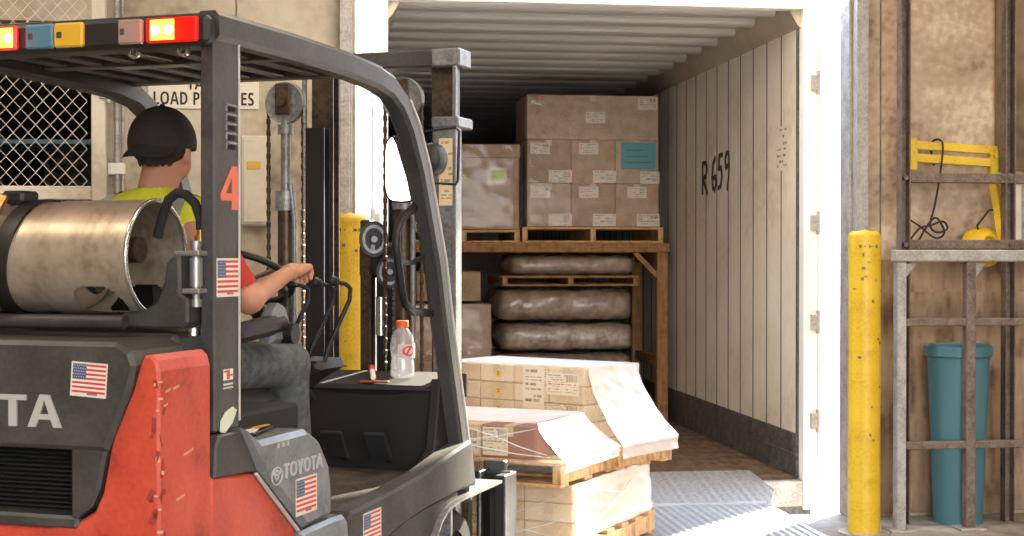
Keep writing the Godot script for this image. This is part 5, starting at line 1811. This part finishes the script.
func person() -> void:
	var base := Vector3(0.0, 0.626, -0.5)
	var t := thing("person", "driver in a dark cap worn backwards and yellow safety vest, hand on the levers", "person", K * at(base))
	var off := at(-base)
	var hc := Vector3(0.004, 1.785, -0.45)
	# head and neck
	var m := MB.new()
	var S := Vector3(0.172, 1.555, -0.40)
	var E := Vector3(0.302, 1.315, -0.455)
	var W := Vector3(0.287, 1.395, -0.755)
	var SL := Vector3(-0.19, 1.555, -0.40)
	var EL := Vector3(-0.29, 1.33, -0.56)
	var WL := Vector3(-0.13, 1.40, -0.80)
	var hipR := Vector3(0.10, 1.10, -0.38)
	var hipL := Vector3(-0.10, 1.10, -0.38)
	var kR := Vector3(0.20, 1.085, -0.92)
	var kL := Vector3(-0.20, 1.085, -0.92)
	var aR := Vector3(0.18, 0.71, -1.02)
	var aL := Vector3(-0.18, 0.71, -1.05)
	m.blob([[Vector3(0, 1.62, -0.41), Vector3(0, 1.71, -0.435), 0.058, 0.055],
		[S, E, 0.046, 0.036], [E, W, 0.038, 0.025], [SL, EL, 0.05, 0.042], [EL, WL, 0.044, 0.028],
		[Vector3(-0.13, 1.50, -0.40), Vector3(0.13, 1.50, -0.40), 0.11, 0.11], [Vector3(0, 1.5, -0.40), Vector3(0, 1.1, -0.38), 0.13, 0.13],
		[hipR, kR, 0.075, 0.055], [hipL, kL, 0.075, 0.055], [kR, aR, 0.05, 0.035], [kL, aL, 0.05, 0.035]], 0.013, 0.014)
	# head on a finer grid
	m.blob([[hc + Vector3(0, 0.025, 0.022), hc + Vector3(0, 0.02, -0.02), 0.080, 0.076], [hc + Vector3(0, -0.03, -0.035), hc + Vector3(0, -0.06, -0.055), 0.066, 0.045],
		[hc + Vector3(-0.03, -0.05, -0.03), hc + Vector3(0.03, -0.05, -0.03), 0.045, 0.045],
		[hc + Vector3(0, 0.0, -0.098), hc + Vector3(0, -0.025, -0.112), 0.011, 0.014],
		[hc + Vector3(-0.018, -0.058, -0.092), hc + Vector3(0.018, -0.058, -0.092), 0.010, 0.010],
		[hc + Vector3(-0.035, 0.015, -0.085), hc + Vector3(0.035, 0.015, -0.085), 0.014, 0.014],
		[hc + Vector3(0.082, -0.004, 0.006), hc + Vector3(0.086, -0.038, -0.002), 0.014, 0.010], [hc + Vector3(-0.078, 0.008, 0.0), hc + Vector3(-0.083, -0.028, -0.006), 0.013, 0.009],
		[hc + Vector3(0, -0.07, 0.0), hc + Vector3(0, -0.13, 0.02), 0.055, 0.058]], 0.006, 0.008)
	# hands
	for hand in [[W, Vector3(0.278, 1.41, -0.845), 1.0, Vector3(-0.10, -0.30, -0.95)], [WL, Vector3(-0.10, 1.405, -0.87), -1.0, Vector3(0.35, -0.35, -0.87)]]:
		var w0: Vector3 = hand[0]
		var pc: Vector3 = hand[1]
		var sgn: float = hand[2]
		var d: Vector3 = (pc - w0).normalized()
		var side := d.cross(Vector3.UP).normalized()
		var bones := [[w0, w0.lerp(pc, 0.4), 0.028, 0.026]]
		for k in 4:
			var o := side * (k - 1.5) * 0.019
			bones.append([w0.lerp(pc, 0.35) + o * 0.8, pc + o, 0.017, 0.014])
			var L: float = [0.034, 0.042, 0.039, 0.030][k]
			var q0 := pc + o
			var q1: Vector3 = q0 + (d * 0.9 + Vector3(0, -0.05, 0)).normalized() * L
			var q2: Vector3 = q1 + (d * 0.55 + Vector3(0, -0.85, 0)).normalized() * L * 0.8
			var q3: Vector3 = q2 + (d * -0.15 + Vector3(0, -1.0, 0)).normalized() * L * 0.6
			bones.append([q0, q1, 0.0105, 0.0095])
			bones.append([q1, q2, 0.0095, 0.0085])
			bones.append([q2, q3, 0.0085, 0.0075])
		var th := w0.lerp(pc, 0.35) - side * sgn * 0.028
		bones.append([th, th + d * 0.035 - side * sgn * 0.022 + Vector3(0, -0.012, 0), 0.013, 0.011])
		bones.append([th + d * 0.035 - side * sgn * 0.022 + Vector3(0, -0.012, 0), th + d * 0.065 - side * sgn * 0.018 + Vector3(0, -0.02, 0), 0.0105, 0.0085])
		m.blob(bones, 0.0035, 0.0035)
	var body := part("body", m, M.skin, t, off)
	# eyes, hair
	m = MB.new()
	for sg in [-1.0, 1.0]:
		m.lathe([Vector2(0, -0.011), Vector2(0.008, -0.008), Vector2(0.011, 0), Vector2(0.008, 0.008), Vector2(0, 0.011)], at(hc + Vector3(0.031 * sg, 0.0, -0.082)), 12)
	part("eyes", m, M.white_paint, body)
	m = MB.new()
	m.blob([[hc + Vector3(0, 0.0, 0.055), hc + Vector3(0, -0.045, 0.045), 0.058, 0.05], [hc + Vector3(0.05, 0.0, 0.02), hc + Vector3(-0.05, 0.0, 0.02), 0.042, 0.042]], 0.007, 0.008, clip([[hc + Vector3(0, -0.055, 0), Vector3.UP]]))
	part("hair", m, M.hair, t, off)
	# cap worn backwards: dome, band, brim over the neck
	m = MB.new()
	var rows := []
	for i in 14:
		var a := i / 13.0 * PI * 0.56
		var line := PackedVector3Array()
		for j in 41:
			var b := TAU * j / 40.0
			var rad := sin(a)
			line.append(hc + Vector3(cos(b) * rad * 0.100, 0.020 + cos(a) * 0.115, 0.002 + sin(b) * rad * 0.124))
		rows.append(line)
	m.grid(rows, true, hc)
	var cap := part("cap", m, M.cap, t, off)
	m = MB.new()
	var bt := []
	for i in 8:
		var u := i / 7.0
		var line := PackedVector3Array()
		for j in 21:
			var s := (j / 20.0 - 0.5) * 2.0
			var an := s * 1.02
			var r0 := Vector3(sin(an) * 0.096, 0.0, cos(an) * 0.112)
			var len := 0.075 * sqrt(maxf(0.0, 1.0 - pow(absf(s), 3.0)))
			line.append(hc + r0 + Vector3(0, 0.015 - 0.022 * s * s, 0.0) + Vector3(0, -0.58, 0.81) * len * u)
		bt.append(line)
	m.grid(bt, false, hc + Vector3(0, -1.0, 0))
	var bt2 := []
	for line in bt:
		var l2 := PackedVector3Array()
		for p in line:
			l2.append(p + Vector3(0, -0.005, 0))
		bt2.append(l2)
	m.grid(bt2, false, hc + Vector3(0, 1.0, 0))
	part("brim", m, M.cap, cap)
	m = MB.new()
	m.lathe([Vector2(0.009, 0), Vector2(0.007, 0.006), Vector2(0, 0.008)], at(hc + Vector3(0, 0.134, 0.002)), 10)
	part("button", m, M.cap, cap)
	# clothes
	m = MB.new()
	m.blob([[Vector3(-0.10, 1.50, -0.40), Vector3(0.10, 1.50, -0.40), 0.12, 0.12], [Vector3(-0.05, 1.40, -0.39), Vector3(-0.05, 1.08, -0.37), 0.14, 0.15], [Vector3(0.05, 1.40, -0.39), Vector3(0.05, 1.08, -0.37), 0.14, 0.15],
		[Vector3(0, 1.60, -0.405), SL, 0.070, 0.066], [Vector3(0, 1.60, -0.405), S, 0.070, 0.066]], 0.012, 0.016, clip([[Vector3(0, 1.04, 0), Vector3.UP]], [0.0, -0.42, 0.07, 1.60]))
	var vest := part("vest", m, M.vest, t, off)
	m = MB.new()
	m.blob([[Vector3(-0.10, 1.50, -0.40), Vector3(0.10, 1.50, -0.40), 0.124, 0.124], [Vector3(-0.05, 1.40, -0.39), Vector3(-0.05, 1.08, -0.37), 0.144, 0.154], [Vector3(0.05, 1.40, -0.39), Vector3(0.05, 1.08, -0.37), 0.144, 0.154],
		[Vector3(0, 1.60, -0.405), SL, 0.074, 0.070], [Vector3(0, 1.60, -0.405), S, 0.074, 0.070]], 0.009, 0.016, clip([[Vector3(0, 1.1, 0), Vector3.UP]], [], [0.125, 0.024, -0.44]))
	part("reflective_stripe", m, M.reflective, vest)
	m = MB.new()
	for q in [[S, E], [SL, EL]]:
		m.blob([[q[0], q[0].lerp(q[1], 0.86), 0.054, 0.050]], 0.006, 0.006, clip([[q[0].lerp(q[1], 0.86), q[0] - q[1]]]))
	part("shirt_sleeves", m, M.red_shirt, t, off)
	m = MB.new()
	m.blob([[Vector3(-0.06, 1.10, -0.36), Vector3(0.06, 1.10, -0.36), 0.125, 0.125], [hipR, kR, 0.095, 0.073], [hipL, kL, 0.095, 0.073], [kR, aR, 0.070, 0.060], [kL, aL, 0.070, 0.060]], 0.012, 0.012, clip([[Vector3(0, 0.70, 0), Vector3.UP]]))
	part("jeans", m, M.jeans, t, off)
	m = MB.new()
	for a in [aR, aL]:
		m.blob([[a + Vector3(0, 0.02, 0.01), a + Vector3(0, -0.04, 0.02), 0.048, 0.046], [a + Vector3(0, -0.045, 0.03), a + Vector3(0, -0.048, -0.15), 0.036, 0.034]], 0.009, 0.008)
	part("boots", m, M.boot, t, off)

# ---------------------------------------------------------------- loose things
func small_things() -> void:
	# bottle on the dash
	var bp := K * Vector3(0.262, 0.972, -1.80)
	var o := thing("drink_bottle", "clear drink bottle with orange cap and red logo standing on the forklift dash", "bottle", Transform3D(K.basis, bp))
	var m := MB.new()
	var pr := [Vector2(0, 0.002), Vector2(0.040, 0.0), Vector2(0.047, 0.008), Vector2(0.048, 0.05), Vector2(0.043, 0.075), Vector2(0.047, 0.10), Vector2(0.048, 0.135), Vector2(0.042, 0.165), Vector2(0.026, 0.188), Vector2(0.019, 0.196), Vector2(0.019, 0.205)]
	m.lathe(pr, Transform3D(), 28)
	part("body", m, film_mat(0.10, 0.10), o)
	m = MB.new()
	m.lathe([Vector2(0, 0.004), Vector2(0.038, 0.004), Vector2(0.045, 0.01), Vector2(0.046, 0.05), Vector2(0.041, 0.075), Vector2(0.044, 0.09), Vector2(0, 0.09)], Transform3D(), 24)
	part("drink", m, film_mat(0.10, 0.05), o)
	m = MB.new()
	m.lathe([Vector2(0.021, 0.196), Vector2(0.025, 0.198), Vector2(0.025, 0.220), Vector2(0.022, 0.224), Vector2(0, 0.224)], Transform3D(), 24)
	part("cap", m, mat(col(226, 98, 40), 0.45), o)
	m = MB.new()
	var rows := []
	for i in 2:
		var line := PackedVector3Array()
		for j in 13:
			var a := -0.35 + 1.9 * j / 12.0
			line.append(Vector3(cos(a) * 0.0492, 0.078 + i * 0.055, sin(a) * 0.0492))
		rows.append(line)
	m.grid(rows, false, Vector3(0, 0.1, 0))
	var im := Image.create(64, 48, false, Image.FORMAT_RGB8)
	im.fill(col(206, 186, 178))
	for y in 48:
		for x in 64:
			var d := Vector2(x - 32, (y - 24) * 1.1).length()
			if (d < 20 and d > 13) or (absf(x - 34 + (y - 24) * 0.5) < 4 and absf(y - 24) < 15):
				im.set_pixel(x, y, col(196, 70, 60))
	part("logo_label", m, print_mat(im), o)
	# red and white marker lying against the dash edge
	o = thing("marker_pen", "small red and white marker pen lying beside the bottle on the dash", "pen", Transform3D(K.basis, K * Vector3(0.165, 0.965, -1.74)))
	m = MB.new()
	m.cyl(Vector3(0.02, 0.012, 0.05), Vector3(-0.01, 0.034, -0.01), 0.010, 0.010, 14)
	part("barrel", m, M.white_paint, o)
	m = MB.new()
	m.cyl(Vector3(-0.01, 0.034, -0.01), Vector3(-0.026, 0.046, -0.04), 0.0125, 0.0115, 14)
	part("cap", m, mat(col(200, 40, 36), 0.4), o)
	# papers on the ledge beside the seat
	o = thing("clipboard", "clipboard with white and yellow papers lying beside the driver's seat", "papers", Transform3D(K.basis, K * Vector3(0.43, 0.940, -0.2)))
	m = MB.new()
	m.box(Vector3(0, 0.006, 0), Vector3(0.10, 0.006, 0.20), 0.002, Basis(Vector3.UP, 0.2))
	part("board", m, M.black, o)
	m = MB.new()
	m.box(Vector3(0, 0.012, 0.02), Vector3(0.085, 0.003, 0.16), 0.0, Basis(Vector3.UP, 0.35))
	part("paper", m, M.paper, o)
	m = MB.new()
	m.box(Vector3(0.01, 0.016, -0.03), Vector3(0.06, 0.002, 0.08), 0.0, Basis(Vector3.UP, 0.1))
	part("paper", m, M.yellow_lens, o)

# ---------------------------------------------------------------- things at the walls
func bollard(p: Vector3, r: float, h: float, label: String) -> void:
	var o := thing("bollard", label, "bollard", at(p))
	var m := MB.new()
	m.lathe([Vector2(r, 0.0), Vector2(r, h - r * 0.45), Vector2(r * 0.96, h - r * 0.3), Vector2(r * 0.8, h - r * 0.14), Vector2(r * 0.45, h - 0.012), Vector2(0, h)], Transform3D(), 32)
	part("post", m, M.yellow_paint, o)
	m = MB.new()
	m.lathe([Vector2(r, 0), Vector2(r + 0.05, 0), Vector2(r + 0.05, 0.012), Vector2(r, 0.012)], Transform3D(), 24)
	part("base_plate", m, M.zinc, o)
	m = MB.new()
	var rr := RandomNumberGenerator.new()
	rr.seed = int(p.x * 100)
	for k in 26:
		var a := rr.randf_range(0.2, 2.6)
		var y := h * rr.randf_range(0.3, 0.97) if k < 18 else h - 0.09
		m.box(Vector3(cos(a) * r, y, sin(a) * r), Vector3(rr.randf_range(0.006, 0.02), rr.randf_range(0.004, 0.018), 0.0016), 0.0, Basis(Vector3.UP, PI / 2 - a))
	stuff(part("scuffs", m, M.brown_steel, o))

func wall_things() -> void:
	bollard(Vector3(2.885, 0, -7.5), 0.083, 1.59, "scuffed yellow steel bollard beside the brown wall")
	bollard(Vector3(0.222, 0, -7.62), 0.078, 1.67, "yellow steel bollard standing behind the forklift mast")
	var m := MB.new()
	# sign
	var o := thing("wall_sign", "white wall sign with black capitals on the concrete", "sign", at(Vector3(-0.528, 2.305, WIN + 0.006)))
	m = MB.new()
	m.bx(Vector3(-0.285, -0.088, -0.005), Vector3(0.285, 0.088, 0.003), 0.003)
	part("panel", m, M.sign, o)
	lettering(o, "TAKE", 0.064, Transform3D(Basis(), Vector3(0.0, 0.042, 0.004)), M.ink, 0.001, "lettering", 0.80)
	lettering(o, "LOAD PICTURES", 0.066, Transform3D(Basis(), Vector3(0.0, -0.036, 0.004)), M.ink, 0.001, "lettering", 0.76)
	# cream box on the wall
	o = thing("junction_box", "cream electrical box on the concrete wall behind the mast", "electrical box", at(Vector3(-0.262, 1.84, WIN)))
	m = MB.new()
	m.bx(Vector3(-0.075, -0.235, 0.0), Vector3(0.075, 0.235, 0.09), 0.01)
	part("body", m, M.beige_metal, o)
	m = MB.new()
	m.bx(Vector3(-0.06, -0.215, 0.09), Vector3(0.06, 0.215, 0.098), 0.003)
	var dr := part("door", m, M.beige_metal, o)
	m = MB.new()
	m.bx(Vector3(-0.04, 0.06, 0.098), Vector3(0.03, 0.10, 0.102), 0.001)
	part("label", m, M.yellow_lens, dr)
	m = MB.new()
	m.bx(Vector3(0.02, -0.07, WIN), Vector3(0.07, 0.07, WIN + 0.02), 0.004)
	single("warning_plate", m, M.yellow_lens, "small yellow warning plate on the wall edge", "sign", at(Vector3(0.05, 2.0, 0)))
	# conduit
	o = thing("conduit_pipe", "vertical galvanised conduit pipe on the wall beside the mesh gate", "pipe", at(Vector3(-0.965, 0.0, WIN + 0.03)))
	m = MB.new()
	m.cyl(Vector3(0, 0.0, 0), Vector3(0, 4.5, 0), 0.014)
	m.cyl(Vector3(0.028, 0.6, -0.005), Vector3(0.028, 4.5, -0.005), 0.008)
	part("pipe", m, M.zinc, o)
	for y in [0.8, 1.9, 3.2]:
		m = MB.new()
		m.bx(Vector3(-0.045, y - 0.03, -0.03), Vector3(0.04, y + 0.03, 0.018), 0.004)
		part("clamp", m, M.white_paint, o)
	# mesh gate in front of the store room
	o = thing("mesh_gate", "chain-link gate with pale steel frame closing off a dark store", "gate", at(Vector3(-1.9, 0, -7.8)))
	for x in [-0.98, 0.865]:
		m = MB.new()
		m.bx(Vector3(x - 0.035, 0, -0.03), Vector3(x + 0.035, 3.3, 0.03), 0.005)
		part("frame_post", m, M.beige_metal, o)
	for y in [0.12, 1.768, 3.26]:
		m = MB.new()
		m.bx(Vector3(-0.945, y - 0.034, -0.022), Vector3(0.83, y + 0.034, 0.022), 0.004)
		part("frame_rail", m, M.beige_metal, o)
	for y in [1.2, 2.3]:
		m = MB.new()
		m.bx(Vector3(0.87, y - 0.06, 0.0), Vector3(0.93, y + 0.06, 0.045), 0.004)
		m.cyl(Vector3(0.915, y - 0.08, 0.03), Vector3(0.915, y + 0.08, 0.03), 0.014, -1.0, 10)
		part("hinge", m, M.zinc, o)
	m = MB.new()
	var pw := 0.072
	var ph := 0.04
	for i in 25:
		for par in 2:
			var x0 := -0.94 + i * pw + (pw / 2 if par == 1 else 0.0)
			if x0 > 0.80:
				continue
			var path := []
			for k in 78:
				var odd := (k % 2 == 0)
				path.append(Vector3(x0 + (pw / 4 if odd else -pw / 4) * (1.0 if par == 0 else -1.0) * 1.03, 0.15 + k * ph, (0.003 if odd else -0.003)))
			m.tube(path, 0.0030, 4)
	stuff(part("chain_link_mesh", m, mat(col(214, 204, 188), 0.5, 0.2), o))
	# shelf in the store room
	o = thing("storage_shelf", "bluish steel shelf frame in the dark store behind the mesh", "shelf", at(Vector3(-1.95, 0, -9.6)))
	for x in [-0.8, -0.12, 0.75]:
		for z in [-0.3, 0.3]:
			m = MB.new()
			m.bx(Vector3(x - 0.02, 0, z - 0.02), Vector3(x + 0.02, 2.5, z + 0.02), 0.003)
			part("upright", m, M.blue_lens, o)
	for y in [0.4, 1.3, 2.15]:
		m = MB.new()
		m.bx(Vector3(-0.82, y - 0.03, -0.32), Vector3(0.77, y, 0.32), 0.004)
		part("shelf_board", m, M.blue_lens, o)
	right_side()

func right_side() -> void:
	var m := MB.new()
	# brown steel guard frame
	var o := thing("steel_frame", "tall brown steel channel frame standing against the brown wall", "frame", at(Vector3(3.6, 0, -7.75)))
	for x in [-0.397, 0.202, 0.79]:
		m = MB.new()
		m.bx(Vector3(x - 0.03, 0, -0.03), Vector3(x - 0.022, 3.6, 0.03), 0.002)
		m.bx(Vector3(x - 0.022, 0, -0.03), Vector3(x + 0.026, 3.6, -0.02), 0.002)
		m.bx(Vector3(x + 0.02, 0, -0.03), Vector3(x + 0.028, 3.6, 0.03), 0.002)
		part("upright", m, M.brown_steel, o)
	for y in [1.512, 1.872, 3.55]:
		m = MB.new()
		m.bx(Vector3(-0.37, y - 0.026, -0.02), Vector3(0.82, y + 0.026, 0.026), 0.004)
		part("cross_rail", m, M.brown_steel, o)
	for x in [-0.397, 0.202]:
		for y in [1.512, 1.872]:
			m = MB.new()
			m.cyl(Vector3(x, y, 0.0), Vector3(x, y, 0.036), 0.014, -1.0, 6)
			part("bolt", m, M.kick, o)
	# grey rail stand before it
	o = thing("rail_stand", "low grey square-tube steel stand before the brown frame", "stand", at(Vector3(3.7, 0, -7.55)))
	for x in [-0.60, -0.215, 0.7]:
		m = MB.new()
		m.bx(Vector3(x - 0.027, 0, -0.027), Vector3(x + 0.027, 1.42, 0.027), 0.005)
		part("leg", m, M.zinc if x < -0.5 else M.brown_steel, o)
		m = MB.new()
		m.bx(Vector3(x - 0.07, 0, -0.07), Vector3(x + 0.07, 0.012, 0.07), 0.003)
		part("foot", m, M.zinc, o)
		m = MB.new()
		m.prism([Vector2(0.027, 1.41), Vector2(0.09, 1.41), Vector2(0.027, 1.33)], -0.006, 0.006, at(Vector3(x, 0, 0)))
		part("gusset", m, M.zinc, o)
	m = MB.new()
	m.bx(Vector3(-0.64, 1.42, -0.032), Vector3(0.75, 1.482, 0.032), 0.006)
	part("top_rail", m, M.zinc, o)
	for y in [0.45, 1.10]:
		m = MB.new()
		m.bx(Vector3(-0.573, y - 0.02, -0.02), Vector3(0.673, y + 0.02, 0.02), 0.004)
		part("mid_rail", m, M.brown_steel, o)
	# yellow swing arm of a dock lamp
	o = thing("dock_lamp_arm", "yellow double bar swing arm of a dock lamp folded against the wall", "lamp arm", at(Vector3(3.12, 1.98, -7.9)))
	var off := at(-Vector3(3.12, 1.98, -7.9))
	for y in [2.048, 1.978]:
		m = MB.new()
		m.bar(Vector3(3.28, y + 0.014, -7.88), Vector3(3.775, y - 0.016, -7.84), 0.03, 0.047, 0.004)
		part("arm_bar", m, M.yellow_paint, o, off)
	m = MB.new()
	m.bx(Vector3(3.275, 1.92, -7.98), Vector3(3.33, 2.10, -7.86), 0.006)
	part("wall_bracket", m, M.yellow_paint, o, off)
	m = MB.new()
	m.bx(Vector3(3.735, 1.86, -7.87), Vector3(3.778, 2.045, -7.82), 0.004)
	part("arm_link", m, M.yellow_paint, o, off)
	m = MB.new()
	m.bar(Vector3(3.757, 1.88, -7.84), Vector3(3.795, 1.52, -7.80), 0.055, 0.04, 0.004)
	m.cyl(Vector3(3.757, 2.0, -7.85), Vector3(3.757, 2.0, -7.80), 0.012)
	part("lower_arm", m, M.yellow_paint, o, off)
	m = MB.new()
	m.lathe([Vector2(0.03, 0.10), Vector2(0.06, 0.085), Vector2(0.105, 0.04), Vector2(0.118, 0.0), Vector2(0.11, 0.0), Vector2(0.095, 0.035), Vector2(0.05, 0.075), Vector2(0.0, 0.085)], Transform3D(Basis(Vector3.RIGHT, 1.25), Vector3(3.70, 1.50, -7.86)), 28)
	part("lamp_head", m, M.yellow_paint, o, off)
	m = MB.new()
	m.tube([Vector3(3.85, 1.72, -7.82), Vector3(3.72, 1.70, -7.82), Vector3(3.66, 1.62, -7.83), Vector3(3.68, 1.55, -7.85), Vector3(3.74, 1.54, -7.86)], 0.006, 6)
	part("lamp_cable", m, M.cable, o, off)
	# cable hung over the arm and knotted
	m = MB.new()
	var cp := [Vector3(3.44, 1.95, -7.90), Vector3(3.42, 2.06, -7.90), Vector3(3.43, 2.09, -7.85), Vector3(3.45, 2.06, -7.81), Vector3(3.44, 1.9, -7.82), Vector3(3.42, 1.72, -7.85), Vector3(3.40, 1.62, -7.86), Vector3(3.44, 1.58, -7.86), Vector3(3.50, 1.60, -7.86), Vector3(3.47, 1.64, -7.85), Vector3(3.40, 1.62, -7.84), Vector3(3.33, 1.60, -7.84), Vector3(3.27, 1.52, -7.84), Vector3(3.30, 1.50, -7.83), Vector3(3.36, 1.60, -7.83), Vector3(3.42, 1.66, -7.83), Vector3(3.47, 1.58, -7.83), Vector3(3.42, 1.55, -7.84), Vector3(3.33, 1.62, -7.86), Vector3(3.24, 1.68, -7.88)]
	var cu := Curve3D.new()
	for i in cp.size():
		var tg: Vector3 = (cp[mini(i + 1, cp.size() - 1)] - cp[maxi(i - 1, 0)]) / 6.0
		cu.add_point(cp[i], -tg, tg)
	cu.bake_interval = 0.015
	m.tube(Array(cu.get_baked_points()), 0.006, 6)
	single("power_cable", m, M.cable, "black cable draped over the yellow arm and loosely knotted", "cable")
	m = MB.new()
	# grey cabinet by the lamp arm
	o = thing("wall_cabinet", "pale grey electrical cabinet on the wall by the yellow arm", "electrical box", at(Vector3(4.05, 1.68, WIN)))
	m.bx(Vector3(-0.16, -0.20, 0), Vector3(0.22, 0.20, 0.10), 0.008)
	part("body", m, M.zinc, o)
	for x in [-0.15, 0.19]:
		m = MB.new()
		m.bx(Vector3(x, -0.14, 0.10), Vector3(x + 0.035, 0.16, 0.115), 0.003)
		part("edge_strip", m, M.sign, o)
	m = MB.new()
	m.bx(Vector3(-0.10, 0.17, 0.10), Vector3(0.12, 0.195, 0.115), 0.003)
	part("edge_strip", m, M.sign, o)
	# blue bin
	o = thing("waste_bin", "blue grey plastic bin standing behind the grey rail stand", "bin", at(Vector3(3.52, 0, -7.76)))
	m = MB.new()
	m.lathe([Vector2(0, 0.01), Vector2(0.13, 0.0), Vector2(0.165, 0.90), Vector2(0.18, 0.91), Vector2(0.18, 0.96), Vector2(0.165, 0.97), Vector2(0.155, 0.96), Vector2(0.125, 0.03), Vector2(0, 0.03)], Transform3D(), 28)
	part("body", m, M.blue_bin, o)
	m = MB.new()
	m.bx(Vector3(3.14, 0.02, WIN), Vector3(4.36, 1.43, WIN + 0.015), 0.003)
	single("plywood_sheet", m, M.ply, "brown plywood sheet lining the foot of the wall behind the bin", "board")
	# pale liner board right of the frame
	m = MB.new()
	m.bx(Vector3(3.83, 1.93, WIN), Vector3(4.6, 3.6, WIN + 0.02), 0.004)
	single("wall_board", m, M.plain_wall, "pale grey board fixed to the brown wall above the cabinet", "board")
